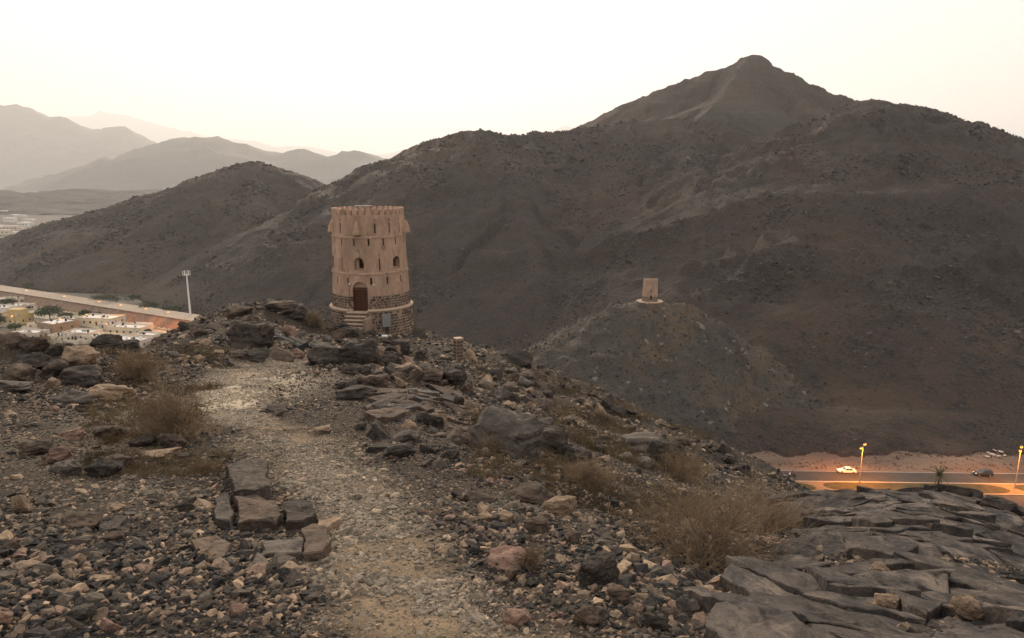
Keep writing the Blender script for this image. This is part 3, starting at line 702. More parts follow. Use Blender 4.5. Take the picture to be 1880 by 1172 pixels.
# three hundred loose stones that show singly ---------------------------
SETS = {k: rock_set(ROCK[k], [500 + 17 * j + ord(k[0]) for j in range(4)], cuts=1, rough=0.04) for k in ROCK}
ADJ = {'dark': 'blackish', 'grey': 'grey', 'brown': 'brown', 'tan': 'tan', 'pink': 'pinkish'}
ZONES = [((0, 400, 690, 860), 62, 'on the rubble slope around the left dry bush'),
         ((0, 560, 880, 1165), 62, 'in the gravel at lower left'),
         ((760, 1120, 820, 1000), 62, 'among the cobbles right of the footpath'),
         ((800, 1280, 1010, 1165), 52, 'in the gravel below the flat-topped pinkish block'),
         ((300, 620, 590, 690), 26, 'on the hump between the town and the tower'),
         ((700, 1000, 640, 740), 26, 'along the ridge edge right of the tower')]
n = 0
for (x0, x1, y0, y1), cnt, where in ZONES:
    for j in range(cnt):
        k = random.choices(list(ROCK), [0.27, 0.22, 0.26, 0.15, 0.10])[0]
        px, py = random.uniform(x0, x1), random.uniform(y0, y1)
        w = random.choice([14, 16, 18, 20, 24, 30, 36]) * (1.0 if y0 > 700 else 0.75)
        g = G(px, py)
        if g is None or path_mask(g[0], g[1]) > 0.35: continue
        slab = random.random() < 0.35
        lm = min(LANDMARKS, key=lambda q: (q[0] - px) ** 2 + ((q[1] - py) * 1.3) ** 2); dx, dy = px - lm[0], py - lm[1]
        rel = ('right of' if dx > 0 else 'left of') if abs(dx) > abs(dy) * 1.2 else ('below' if dy > 0 else 'above')
        size = 'small' if w < 17 else ('medium' if w < 25 else 'larger')
        o = place_rock(px, py, w, w * (0.3 if slab else random.uniform(0.45, 0.7)), k, f'{size} loose {ADJ[k]} {"flake" if slab else "stone"} {rel} the {lm[2]}', 3000 + n,
                       name='stone', cat='stone', group=f'loose stones {where}', me=random.choice(SETS[k]), tilt=0.45, rz=random.uniform(0, 6.28), dep=random.uniform(0.6, 0.95))
        n += 1

# gravel ---------------------------------------------------------------
def gravel_tint(n, light=0.0):
    pal = np.array([[0.020, 0.018, 0.017], [0.040, 0.034, 0.030], [0.085, 0.066, 0.051], [0.165, 0.117, 0.08], [0.31, 0.215, 0.14], [0.215, 0.137, 0.098]])
    w = np.array([0.24, 0.24, 0.20, 0.16, 0.10, 0.06]); c = pal[RNG.choice(6, n, p=w / w.sum())]
    c = c * (0.75 + 0.5 * RNG.random((n, 1)))
    lt = np.broadcast_to(np.asarray(light), (n,))[:, None]
    return c * (1 - 0.6 * lt) + np.array([0.38, 0.305, 0.22]) * 0.6 * lt * (0.7 + 0.6 * RNG.random((n, 1)))
def gravel(name, n, y0, y1, smin, seed, label, off=1.2, umax=0.92, med=0.02, sig=0.55, thin_path=0.5):
    u = RNG.uniform(-umax, umax, n); y = np.exp(RNG.uniform(math.log(y0 + off), math.log(y1 + off), n)) - off; x = u * (y + off)
    pm = path_mask(x, y)
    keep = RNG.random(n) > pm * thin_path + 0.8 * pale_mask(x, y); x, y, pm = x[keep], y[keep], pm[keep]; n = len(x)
    z = near_z(x, y)
    pw = np.array([1.0]); s = np.maximum(med * np.exp(RNG.normal(0, sig, n)), smin * y) * (1 - 0.35 * pm)
    s = np.minimum(s, 0.025 + 0.009 * y)
    clump = 0.8 + 0.5 * fbm(x, y, 1.3, 3, 55); s = s * np.clip(clump, 0.5, 1.5)
    scl = np.stack([s * RNG.uniform(0.7, 1.25, n), s * RNG.uniform(0.6, 1.0, n), s * RNG.uniform(0.35, 0.7, n)], 1)
    rot = np.stack([RNG.normal(0, 0.3, n), RNG.normal(0, 0.3, n), RNG.uniform(0, 6.28, n)], 1)
    pts = np.stack([x, y, z + scl[:, 2] * 0.25], 1)
    light = np.clip(pm * 0.9 + 0.3 * fbm(x, y, 2.0, 3, 59), 0, 1)
    return scatter(name, pts, rot, scl, gravel_tint(n, light), M_GRAVEL, label, seed=seed)
M_GRAVEL = tint_mat('gravel_stone', bscale=40, bump=0.5)
gravel('gravel', 170000, 1.6, 26, 0.0020, 1, 'grey and tan gravel covering the ridge', med=0.0125, thin_path=0.12)
gravel('ridge_rubble', 24000, 16, 84, 0.0026, 4, 'broken stones strewn over the ridge towards the tower', med=0.05, sig=0.5, thin_path=0.8, off=0.5)
gravel('rubble', 15000, 2.4, 85, 0.0036, 2, 'coarser angular rubble strewn over the ridge', med=0.022, sig=0.45, thin_path=0.93, off=0.5)

pp = []; rgp = np.random.default_rng(21)
for (a, b), (w0, w1) in zip(zip(PATH[1:], PATH[2:]), zip(PWID[1:], PWID[2:])):
    m_ = 5200; t = rgp.random(m_)[:, None]; pp.append(np.array(a)[None, :2] * (1 - t) + np.array(b)[None, :2] * t + rgp.normal(0, 0.75, (m_, 2)) * (w0 + (w1 - w0) * t))
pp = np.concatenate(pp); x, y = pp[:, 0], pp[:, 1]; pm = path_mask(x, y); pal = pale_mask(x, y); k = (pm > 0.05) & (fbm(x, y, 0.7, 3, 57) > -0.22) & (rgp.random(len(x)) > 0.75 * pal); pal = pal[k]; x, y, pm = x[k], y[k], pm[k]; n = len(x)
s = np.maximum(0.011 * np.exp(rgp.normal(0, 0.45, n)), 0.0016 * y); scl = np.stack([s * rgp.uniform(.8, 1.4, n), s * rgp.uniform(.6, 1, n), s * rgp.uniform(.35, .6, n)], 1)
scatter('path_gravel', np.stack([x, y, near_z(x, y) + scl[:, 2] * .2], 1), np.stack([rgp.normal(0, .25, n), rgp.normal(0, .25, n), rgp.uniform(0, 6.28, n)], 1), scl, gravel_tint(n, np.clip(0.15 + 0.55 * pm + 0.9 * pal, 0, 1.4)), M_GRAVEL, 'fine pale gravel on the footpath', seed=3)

# cracked bedrock -------------------------------------------------------
def slab_piece(parent, poly, ztop, thick, mat, seed, tilt=(0, 0), name='slab', label=None, sub=0.085):
    """one block of cracked bedrock: uneven top, ragged sides"""
    from mathutils import noise as mn
    cx = sum(p[0] for p in poly) / len(poly); cy = sum(p[1] for p in poly) / len(poly)
    pts = []
    for a, b in zip(poly, poly[1:] + poly[:1]):
        L_ = math.hypot(b[0] - a[0], b[1] - a[1]); k = max(1, int(L_ / sub))
        for i in range(k):
            t = i / k; x, y = a[0] + (b[0] - a[0]) * t, a[1] + (b[1] - a[1]) * t
            j = mn.noise_vector(Vector((x * 5, y * 5, 3.3))) * min(0.045, sub * 0.4)
            j += mn.noise_vector(Vector((x * 17, y * 17, 8.1))) * min(0.018, sub * 0.2)
            pts.append((x + j.x, y + j.y))
    bm = bmesh.new(); top = []
    n = len(pts); rings = [0.0, 0.04, 0.18, 0.36, 0.56, 0.78]
    def zt(x, y):
        q = Vector((x * 5, y * 5, seed)); s = mn.fractal(q, 1.0, 2.1, 4)
        st = mn.noise(Vector(((x * 0.91 - y * 0.41) * 16, (x * 0.41 + y * 0.91) * 3, seed)))
        return ztop(x, y) + tilt[0] * (x - cx) + tilt[1] * (y - cy) + s * 0.03 + st * 0.016
    R_ = []
    for f in rings:
        row = []
        for (x, y) in pts:
            X, Y = x + (cx - x) * f, y + (cy - y) * f
            row.append(bm.verts.new((X - cx, Y - cy, zt(X, Y) - (0.008 if f == 0 else 0))))
        R_.append(row)
    c = bm.verts.new((0, 0, zt(cx, cy)))
    bot = [bm.verts.new(((x - cx) * 1.02 + 0, (y - cy) * 1.02, zt(x, y) - thick * (0.85 + 0.3 * abs(mn.noise(Vector((x * 4, y * 4, seed + 9))))))) for x, y in pts]
    mid = [bm.verts.new(((x - cx) * (0.99 + 0.03 * mn.noise(Vector((x * 9, y * 9, seed)))), (y - cy) * (0.99 + 0.03 * mn.noise(Vector((x * 9, y * 9, seed + 3)))), zt(x, y) - thick * 0.4)) for x, y in pts]
    for i in range(n):
        j = (i + 1) % n
        for k in range(len(rings) - 1): bm.faces.new((R_[k][i], R_[k][j], R_[k + 1][j], R_[k + 1][i]))
        bm.faces.new((R_[-1][i], R_[-1][j], c)); bm.faces.new((mid[i], mid[j], R_[0][j], R_[0][i])); bm.faces.new((bot[i], bot[j], mid[j], mid[i]))
    bmesh.ops.recalc_face_normals(bm, faces=bm.faces)
    me = bpy.data.meshes.new(name); bm.to_mesh(me); bm.free(); me.materials.append(mat)
    o = link(name, me, None, parent); o.location = Vector((cx, cy, 0)) - Vector(parent.location)
    if label: o['label'] = label
    return o
def voronoi(seeds, box):
    cells = []
    for i, s in enumerate(seeds):
        poly = [(box[0], box[1]), (box[2], box[1]), (box[2], box[3]), (box[0], box[3])]
        order = np.argsort(np.hypot(seeds[:, 0] - s[0], seeds[:, 1] - s[1]))[1:28]
        for j in order:
            q = seeds[j]; mx_, my_ = (s[0] + q[0]) / 2, (s[1] + q[1]) / 2; nx, ny = q[0] - s[0], q[1] - s[1]; out = []
            for a, b in zip(poly, poly[1:] + poly[:1]):
                da = (a[0] - mx_) * nx + (a[1] - my_) * ny; db = (b[0] - mx_) * nx + (b[1] - my_) * ny
                if da <= 0: out.append(a)
                if da * db < 0: t = da / (da - db); out.append((a[0] + (b[0] - a[0]) * t, a[1] + (b[1] - a[1]) * t))
            poly = out
            if len(poly) < 3: break
        cells.append(poly)
    return cells
def in_poly(x, y, P_):
    c = False
    for (x0, y0), (x1, y1) in zip(P_, P_[1:] + P_[:1]):
        if (y0 > y) != (y1 > y) and x < (x1 - x0) * (y - y0) / (y1 - y0) + x0: c = not c
    return c
M_BED = nmat('bedrock', [(0.032, 0.029, 0.028), (0.066, 0.056, 0.050), (0.13, 0.10, 0.082)], scale=1.3, rnd=0.34, bump=0.9, bscale=9, speck=(0.028, 0.025, 0.024), speckscale=5, dist=0.06, detail=12, nrough=0.7, patch=(0.17, 0.135, 0.108), patchscale=2.2, stretch=(2.6, 0.9, 1, 0, 0, -0.42))
def bedrock(name, label, region, box, nseed, ang, aspect, raise_, thick, gap, mats, seed, near=None):
    """bedrock split along two sets of joints; every block a piece of its own"""
    rr = np.random.default_rng(seed); ca, sa = math.cos(ang), math.sin(ang)
    root = empty(name, tuple(G(*near)), 0, label, 'rock outcrop')
    S = rr.uniform((box[0], box[1]), (box[2], box[3]), (nseed, 2))
    for _ in range(2):
        S = np.array([np.mean(c, 0) if len(c) > 2 else s for c, s in zip(voronoi(S, box), S)])
    def surf(x, y):                       # one continuous weathered surface, benched along the bedding
        a = x * ca + y * sa; b = -x * sa + y * ca
        return near_z(x, y, False) + 0.055 * ridged(a / 2.4, b, 0.7, 3, seed) + 0.03 * fbm(x, y, 0.5, 2, seed + 2)
    BS = rr.uniform((box[0] * aspect, box[1]), (box[2] * aspect, box[3]), (110, 2)); BL = rr.random(110) ** 2.0   # benches: groups of blocks that stand at one level
    S = S + rr.normal(0, 0.10, S.shape); k = 0
    for c in voronoi(S, box):
        if len(c) < 3: continue
        w = [(p[0] * aspect * ca - p[1] * sa, p[0] * aspect * sa + p[1] * ca) for p in c]
        mx_, my_ = np.mean(w, 0)
        if my_ < 1.6: continue
        px, py = proj((mx_, my_, float(near_z(mx_, my_))))
        if not in_poly(px, py, region): continue
        A = 0.5 * abs(sum(a[0] * b[1] - b[0] * a[1] for a, b in zip(w, w[1:] + w[:1]))); sc = max(0.6, 1 - gap / math.sqrt(A))
        w = [(mx_ + (p[0] - mx_) * sc, my_ + (p[1] - my_) * sc) for p in w]
        bi = int(np.argmin(((BS[:, 0] - (mx_ * ca + my_ * sa)) / 3.0) ** 2 + (BS[:, 1] - (-mx_ * sa + my_ * ca)) ** 2))
        lift = raise_[0] + (raise_[1] - raise_[0]) * BL[bi] + 0.012 * rr.random()
        xs = np.array([p[0] for p in w]); ys = np.array([p[1] for p in w])
        e = 0.16; hh = surf(mx_ + np.array([0, e, -e, 0, 0]), my_ + np.array([0, 0, 0, e, -e])); zb, gx, gy = float(hh.mean()), float(hh[1] - hh[2]) / (2 * e), float(hh[3] - hh[4]) / (2 * e)
        slab_piece(root, w, lambda x, y, zb=zb, gx=gx, gy=gy, l=lift, mx_=mx_, my_=my_: zb + l + gx * (x - mx_) + gy * (y - my_), thick + lift, mats[rr.integers(len(mats))], int(seed * 50 + k), tilt=(rr.normal(0, 0.05), rr.normal(0.0, 0.05)))
        k += 1
    return root
bedrock('bedrock_outcrop', 'broad cracked grey bedrock dome filling the lower right corner',
        [(1430,925),(1500,905),(1650,884),(1780,890),(1900,940),(2010,1000),(2050,1400),(1300,1400),(1330,1150),(1370,1085),(1410,1050),(1450,1000)],
        (-5.2, 0.8, 1.8, 10.8), 900, math.atan2(-0.9, 0.42), 1.8, (0.0, 0.095), 0.24, 0.004, [M_BED], 5, near=(1600, 1010))
bedrock('bedrock_ledge', 'flat cracked bedrock ledge across the ridge right of the path',
        [(650,745),(720,722),(800,712),(868,722),(880,765),(860,790),(780,776),(690,778)], (-1.6, 9.5, 2.2, 16.2), 120, 0.25, 1.25, (0.0, 0.06), 0.35, 0.012, [M_BED, ROCK['brown']], 8, near=(790, 750))
BR = empty('bedrock_patch', tuple(G(500, 960)), 0, 'cracked bedrock blocks sticking out of the gravel left of the path', 'rock outcrop')
for j, (poly, kd, lift, lab) in enumerate([
    ([(418,872),(455,864),(490,868),(496,918),(470,930),(432,934)], 'dark', 0.13, 'dark squarish block with a rough top'),
    ([(436,938),(470,930),(508,935),(516,962),(505,974),(440,972)], 'brown', 0.08, 'wide brown block'),
    ([(524,938),(548,930),(574,938),(582,960),(560,976),(526,974)], 'dark', 0.08, 'round-topped dark block'),
    ([(556,984),(580,976),(602,984),(606,1018),(588,1032),(558,1032)], 'brown', 0.07, None),
    ([(396,926),(420,916),(430,960),(424,974),(398,970)], 'grey', 0.05, None),
    ([(480,1004),(520,996),(552,1000),(554,1030),(520,1030),(490,1024)], 'grey', 0.05, None),
    ([(584,958),(618,954),(626,968),(606,980),(588,974)], 'tan', 0.04, 'pale flat chip'),
    ([(350,1004),(400,990),(428,1004),(410,1030),(370,1036)], 'brown', 0.03, None)]):
    w = [tuple(G(*q)[:2]) for q in poly]; cx, cy = np.mean(w, 0)
    zb = float(near_z(cx, cy, False)); gx = float(near_z(cx + 0.2, cy, False) - near_z(cx - 0.2, cy, False)) / 0.4; gy = float(near_z(cx, cy + 0.2, False) - near_z(cx, cy - 0.2, False)) / 0.4
    slab_piece(BR, w, lambda x, y, zb=zb, gx=gx, gy=gy, l=lift, cx=cx, cy=cy: zb + l + gx * (x - cx) + gy * (y - cy), 0.16 + lift, ROCK[kd], 900 + j, tilt=(random.uniform(-.08, .08), random.uniform(-.05, .05)), label=lab, sub=0.07)
for (px, py, w, h, kd, lab, s) in [(1621,1142,54,50,'tan','tan block lying loose on the cracked bedrock dome',71),(1766,1150,56,46,'tan','rounded tan block near the lower right corner of the bedrock',72),(1608,1068,42,18,'tan','flat tan flake wedged in a bedrock crack',73),(1560,915,26,12,'dark','dark raised stone on the crest of the bedrock dome',74),(1830,948,60,30,'dark','dark jagged rock beyond the right end of the bedrock',75),(1868,960,44,26,'dark','black jagged rock at the right edge beyond the bedrock',76)]:
    o = place_rock(px, py, w, h, kd, lab, 7000 + s, name='stone', cat='stone', tilt=0.2, sink=0.1)
    if o: o.location.z += 0.06

# dry bushes --------------------------------------------------------------
M_TWIG = nmat('dry_twig', [(0.13, 0.088, 0.054), (0.22, 0.15, 0.092), (0.33, 0.24, 0.15)], scale=3, rnd=0.1)
M_PALE = nmat('bleached_branch', [(0.22, 0.17, 0.11), (0.38, 0.31, 0.21)], scale=8)
M_GRASS = nmat('dry_grass', [(0.06, 0.042, 0.022), (0.13, 0.088, 0.045), (0.19, 0.14, 0.075)], scale=0.7)
def tubes(P0, rad, name):
    """P0: (n, k, 3) polylines -> three-sided tubes, tapering"""
    n, k, _ = P0.shape; d = np.gradient(P0, axis=1); d /= np.linalg.norm(d, axis=2, keepdims=True) + 1e-9
    up = np.array([0.3, 0.2, 0.93]); a = np.cross(d, up); a /= np.linalg.norm(a, axis=2, keepdims=True) + 1e-9; b = np.cross(d, a)
    tp = np.linspace(1, 0.35, k)[None, :, None] * np.asarray(rad).reshape(-1, 1, 1)
    ring = [P0 + tp * (a * math.cos(t) + b * math.sin(t)) for t in (0, 2.094, 4.189)]
    V = np.stack(ring, 2).reshape(-1, 3); idx = np.arange(n * k * 3).reshape(n, k, 3); Fs = []
    for q in range(3):
        q2 = (q + 1) % 3
        Fs.append(np.stack([idx[:, :-1, q], idx[:, :-1, q2], idx[:, 1:, q2], idx[:, 1:, q]], -1).reshape(-1, 4))
    return mesh_from(name, V, np.concatenate(Fs))
def grow(base, dirs, length, k, wob, g, rng, droop=0.0):
    n = len(base); pts = [base]; d = dirs / np.linalg.norm(dirs, axis=1, keepdims=True)
    for i in range(k - 1):
        d = d + rng.normal(0, wob, (n, 3)) + np.array([0, 0, g - droop * i]); d /= np.linalg.norm(d, axis=1, keepdims=True)
        pts.append(pts[-1] + d * (length / (k - 1)).reshape(-1, 1))
    return np.stack(pts, 1)
def bush(px, py, w, h, label, seed, ns=50, nb=13, nt=7, pale=0, mat=None, r0=0.0035, lean=(0, 0)):
    g = G(px, py); dist = g[1] * CP - g[2] * SP; W, H = w * dist / FPX / 2, h * dist / FPX; rng = np.random.default_rng(seed)
    loc = (g[0], g[1] + W * 0.45, float(near_z(g[0], g[1] + W * 0.45)) - 0.02); root = empty('dry_bush', loc, 0, label, 'bush')
    az = rng.uniform(0, 6.283, ns); el = np.arccos(rng.uniform(0.05, 1, ns)); D = np.stack([np.cos(az) * np.sin(el) * W, np.sin(az) * np.sin(el) * W * 0.9, np.cos(el) * H], 1) + np.array([lean[0] * W, lean[1] * W, 0])
    Lh = np.linalg.norm(D, axis=1) * rng.uniform(0.6, 0.95, ns); base = rng.normal(0, 0.10 * W, (ns, 3)); base[:, 2] = 0
    S = grow(base, D, Lh, 8, 0.16, 0.04, rng); mt = mat or M_TWIG
    link('stems', tubes(S, np.full(ns, r0), 'stems'), mt, root)
    def sub(Pp, m, lo, ln, spread, k):
        n_, kk, _ = Pp.shape; pi = np.repeat(np.arange(n_), m); t = rng.uniform(lo, 0.98, n_ * m) * (kk - 1); i0 = np.minimum(t.astype(int), kk - 2); f = (t - i0)[:, None]
        b = Pp[pi, i0] * (1 - f) + Pp[pi, i0 + 1] * f; d = Pp[pi, i0 + 1] - Pp[pi, i0]; d = d / (np.linalg.norm(d, axis=1, keepdims=True) + 1e-9)
        return grow(b, d + rng.normal(0, spread, d.shape), ln * rng.uniform(0.5, 1.2, len(b)), k, 0.22, 0.02, rng)
    B = sub(S, nb, 0.2, 0.38 * max(W, H), 0.5, 5); T = sub(B, nt, 0.15, 0.26 * max(W, H), 0.5, 4)
    link('branches', tubes(B, np.full(len(B), r0 * 0.5), 'branches'), mt, root)
    tw = link('twigs', tubes(T, np.full(len(T), r0 * 0.4), 'twigs'), mt, root); tw['kind'] = 'stuff'
    for j in range(pale):
        a = rng.uniform(0, 6.283); d = np.array([[math.cos(a) * W, -abs(math.sin(a)) * W * 0.8, rng.uniform(0.1, 0.7) * H]])
        q = grow(np.array([[rng.normal(0, 0.3) * W, -0.3 * W, 0.05]]), d, np.array([rng.uniform(0.6, 1.15) * W]), 9, 0.22, 0.0, rng)
        link('bare_branch', tubes(q, np.array([r0 * 0.8]), 'bare_branch'), M_PALE, root)
    return root
bush(1310, 1052, 350, 195, 'big sprawling dry bush before the bedrock dome', 1, ns=58, nb=9, nt=4, pale=20, lean=(0.1, 0), r0=0.0042)
bush(1430, 985, 190, 110, 'thin dry bush leaning over the bedrock behind the big bush', 2, ns=36, nb=12, nt=7, pale=3)
bush(298, 815, 150, 120, 'dense dry bush among boulders left of the path', 3, ns=46, nb=9, nt=4, pale=6, r0=0.0068)
bush(365, 870, 60, 40, 'low dry bush on the path edge below the dense bush', 4, ns=22, nb=8, nt=6, r0=0.003)
bush(240, 700, 110, 55, 'dry bush behind the dense bush near the tan boulder', 5, ns=36, nb=11, nt=8, r0=0.006)
bush(62, 640, 70, 22, 'dry bush growing on the skyline before the town houses', 6, ns=26, nb=9, nt=7, r0=0.005)
bush(978, 1045, 34, 62, 'small upright dry weed beside the flat-topped pinkish block', 7, ns=16, nb=9, nt=6, r0=0.0022)
bush(1085, 900, 120, 60, 'low dry bush on the ridge behind the orange-tan boulder', 8, ns=40, nb=11, nt=7, r0=0.005)
bush(1250, 880, 120, 50, 'brown dry bush at the end of the slope terrace', 9, ns=36, nb=11, nt=7, r0=0.006)
bush(575, 602, 45, 28, 'dry grassy bush beside the foot of the big tower', 10, ns=36, nb=9, nt=6, r0=0.02)
bush(900, 832, 36, 44, 'dry weed at the left foot of the massive boulder', 11, ns=18, nb=9, nt=6, r0=0.004)
bush(1560, 1095, 70, 60, 'dry weed sprouting from a crack in the bedrock dome', 12, ns=14, nb=8, nt=5, r0=0.002, pale=1)
# bare stalk at the left skyline
q = G(118, 655); st = MB(); hgt = 62 * q[1] / FPX
st.tube([(0, 0, -0.05), (0.01, 0, hgt * 0.5), (0, 0, hgt)], [0.008, 0.006, 0.003], 5)
for j in range(14):
    z = hgt * (0.3 + 0.05 * j); a = j * 2.4; st.tube([(0, 0, z), (0.05 * math.cos(a), 0.05 * math.sin(a), z + 0.02)], [0.004, 0.006], 4)
tag(st.build('dry_stalk', M_TWIG, loc=tuple(q)), 'single thin bare stalk standing before the pink house', 'plant')
# dry grass tufts
tv = []
for _ in range(5200):
    zone = random.random()
    if zone < 0.55: px, py = random.uniform(860, 1420), random.uniform(660, 870)
    elif zone < 0.8: px, py = random.uniform(150, 420), random.uniform(640, 880)
    else: px, py = random.uniform(980, 1300), random.uniform(850, 960)
    tv.append((px, py))
def fast_ground(pp):
    pp = np.array(pp); cx, cy = (pp[:, 0] - 940) / FPX, (586 - pp[:, 1]) / FPX; d = np.stack([cx, CP + cy * SP, -SP + cy * CP], 1); d /= d[:, 1:2]
    t = np.full(len(pp), 1.6); hit = np.zeros(len(pp), bool)
    for s in np.exp(np.linspace(math.log(1.6), math.log(80), 260)):
        z = near_z(d[:, 0] * s, np.full(len(pp), s), False); new = (~hit) & (z > d[:, 2] * s); t[new] = s; hit |= new
    return (d * t[:, None])[hit]
tp = fast_ground(tv); tp = tp[fbm(tp[:, 0], tp[:, 1], 3.0, 3, 91) > -0.12]
nb = 16; n = len(tp); base = np.repeat(tp, nb, 0); sz = np.repeat(0.012 * tp[:, 1] * RNG.uniform(0.6, 1.5, n), nb).clip(0.05, 0.38)
base[:, :2] += RNG.normal(0, 0.35, (n * nb, 2)) * sz[:, None]; base[:, 2] = near_z(base[:, 0], base[:, 1]) - 0.01
D = RNG.normal(0, 0.5, (n * nb, 3)); D[:, 2] = 1
link('grass', tubes(grow(base, D, sz * RNG.uniform(0.5, 1.1, n * nb), 3, 0.25, -0.05, RNG), sz * 0.028, 'grass'), M_GRASS)
tag(bpy.data.objects['grass'], 'dry brown grass tufts on the slope', None, None, 'stuff')
# ------------------------------------------------------------------ watchtower
def cut(o, cutter):
    for mm_ in (cutter, o.data):
        b_ = bmesh.new(); b_.from_mesh(mm_); bmesh.ops.recalc_face_normals(b_, faces=b_.faces); b_.to_mesh(mm_); b_.free()
    c = bpy.data.objects.new('cutter', cutter); COL.objects.link(c); c.matrix_world = CUT_AT
    md = o.modifiers.new('cut', 'BOOLEAN'); md.object = c; md.operation = 'DIFFERENCE'; md.solver = 'EXACT'; md.use_self = True
    bpy.context.view_layer.update(); dg = bpy.context.evaluated_depsgraph_get()
    me = bpy.data.meshes.new_from_object(o.evaluated_get(dg)); old = o.data; o.modifiers.clear(); o.data = me; me.name = old.name
    bpy.data.objects.remove(c)
def turned(phi, V):                      # phi = 0 looks along -Y; positive turns to +X
    c, s = math.cos(phi), math.sin(phi); return [(x * c - y * s, x * s + y * c, z) for x, y, z in V]
def arch_prof(w, h, n=8):
    r = w / 2; return [(-r, 0), (r, 0)] + [(r * math.cos(t), h - r + r * math.sin(t)) for t in [math.pi * i / n for i in range(n + 1)]]
def arch_block(mb, phi, w, h, z, y0, y1, n=8):
    pr = arch_prof(w, h, n); k = len(pr)
    V = [(x, y0, z + q) for x, q in pr] + [(x, y1, z + q) for x, q in pr]
    mb.add(turned(phi, V), [tuple(range(k)), tuple(range(2 * k - 1, k - 1, -1))] + [(i, k + i, k + (i + 1) % k, (i + 1) % k) for i in range(k)])
def box_at(mb, phi, w, h, z, y0, y1, x=0):
    V = [(x - w/2, y0, z), (x + w/2, y0, z), (x + w/2, y1, z), (x - w/2, y1, z), (x - w/2, y0, z + h), (x + w/2, y0, z + h), (x + w/2, y1, z + h), (x - w/2, y1, z + h)]
    mb.add(turned(phi, V), [(3,2,1,0),(4,5,6,7),(0,1,5,4),(1,2,6,5),(2,3,7,6),(3,0,4,7)])
M_PLASTER = nmat('mud_plaster', [(0.28, 0.175, 0.118), (0.405, 0.258, 0.175), (0.51, 0.34, 0.235)], nrough=0.72, scale=0.9, stretch=(1, 1, 0.45), detail=12, bump=0.8, bscale=8, speck=(0.25, 0.16, 0.11), speckscale=2.2, dist=0.08, patch=(0.29, 0.19, 0.13), patchscale=0.7)
M_MORTAR = nmat('mortar', [(0.23, 0.158, 0.115), (0.32, 0.225, 0.163)], scale=2.0, bump=0.5, bscale=16, dist=0.04)
M_STONE = nmat('masonry_stone', [(0.045, 0.032, 0.027), (0.08, 0.055, 0.044), (0.12, 0.085, 0.066)], scale=1.1, bump=0.5, bscale=12, dist=0.03)
M_DOOR = nmat('door_wood', [(0.055, 0.022, 0.012), (0.10, 0.04, 0.02)], scale=3, stretch=(6, 6, 1), bump=0.3, bscale=10, dist=0.02)
M_RISER = nmat('step_stone', [(0.10, 0.07, 0.052), (0.2, 0.14, 0.10)], scale=5, bump=0.5, bscale=12, dist=0.04)
M_TRIM = nmat('pale_render', [(0.36, 0.25, 0.175), (0.46, 0.33, 0.24)], scale=2, bump=0.3, bscale=18, dist=0.03)
M_GREYM = flat('grey_metal', (0.22, 0.215, 0.2), 0.5)
M_BLACK = flat('black_plastic', (0.02, 0.02, 0.021), 0.45)
M_WHITE = nmat('white_paint', [(0.6, 0.58, 0.54), (0.74, 0.72, 0.68)], scale=3, rough=0.6)
M_GLASSD = flat('dark_glass', (0.012, 0.014, 0.018), 0.12, spec=0.5)
TB = np.array([*(P(680, 495, 62.0)[:2]), -14.0])
CUT_AT = Matrix.Translation(TB) @ Matrix.Rotation(math.atan2(-TB[0], TB[1]), 4, 'Z')
TW = empty('watchtower', tuple(TB), math.atan2(-TB[0], TB[1]) , 'big round mud-plastered watchtower with scalloped parapet on the ridge', 'tower')
def rad(h):
    return float(np.interp(h, [-1.2, 2.65, 2.8, 4.0, 5.9, 9.05, 11.0], [4.0, 3.74, 3.52, 3.48, 3.39, 3.25, 3.2]))
cuts = MB(); D_ = R(-16.5)
for p in [-57.7, -34.8, 0.4, 24.8, 50, 74, 100, 125, 150, 180, -155, -130, -105, -80]: box_at(cuts, R(p), 0.16, 0.62, 4.98, -3.8, -2.5)
for k in range(6):
    arch_block(cuts, R(-16.5 + 60 * k), 0.84, 1.1, 6.25, -3.8, -3.0); arch_block(cuts, R(-16.5 + 60 * k) + 0.05, 0.5, 0.85, 6.4, -3.2, -2.4)
    box_at(cuts, R(14 + 60 * k), 0.13, 1.08, 6.18, -3.8, -2.4); box_at(cuts, R(14 + 60 * k), 0.11, 0.11, 7.42, -3.8, -3.0)
for k in range(16): box_at(cuts, R(-1 + 22.5 * k), 0.14, 0.6, 8.36, -3.8, -2.4)
for p in [9.3, 33, 55, -48.5, -70, 100, 125, 145, 190, 215, 235]:
    box_at(cuts, R(p), 0.13, 0.86, 9.42, -3.8, -2.4); box_at(cuts, R(p), 0.12, 0.12, 10.5, -3.8, -2.95)
door_cut = MB(); arch_block(door_cut, D_, 1.34, 2.58, 2.66, -4.6, -2.98, 12)
cut_me = cuts.mesh('cuts'); door_me = door_cut.mesh('door_cut')
def shell(h0, h1, name, mat, thick=0.62, extra=None):
    hs = sorted({h0, h1, *[h for h in (2.8, 4.0, 5.9, 9.05) if h0 < h < h1]})
    prof = [(rad(h), h) for h in hs] + [(rad(h1) - thick, h1), (rad(h0) - thick, h0)]
    o = MB().lathe(prof, 96, closed=True).build(name, mat, TW); return o
w1 = shell(2.62, 4.0, 'masonry_wall', M_MORTAR); cut(w1, door_me)
w2 = shell(4.002, 10.98, 'plaster_wall', M_PLASTER); cut(w2, cut_me); cut(w2, door_me)
bw = MB().lathe([(4.02, -1.4), (3.74, 2.6), (3.0, 2.61), (3.0, -1.4)], 96, closed=True).build('base_wall', M_MORTAR, TW)
lg = MB().lathe([(3.50, 2.62), (3.74, 2.615), (3.80, 2.66), (3.80, 2.74), (3.74, 2.80), (3.50, 2.83)], 96, closed=True).build('ledge', M_TRIM, TW); cut(lg, door_me)
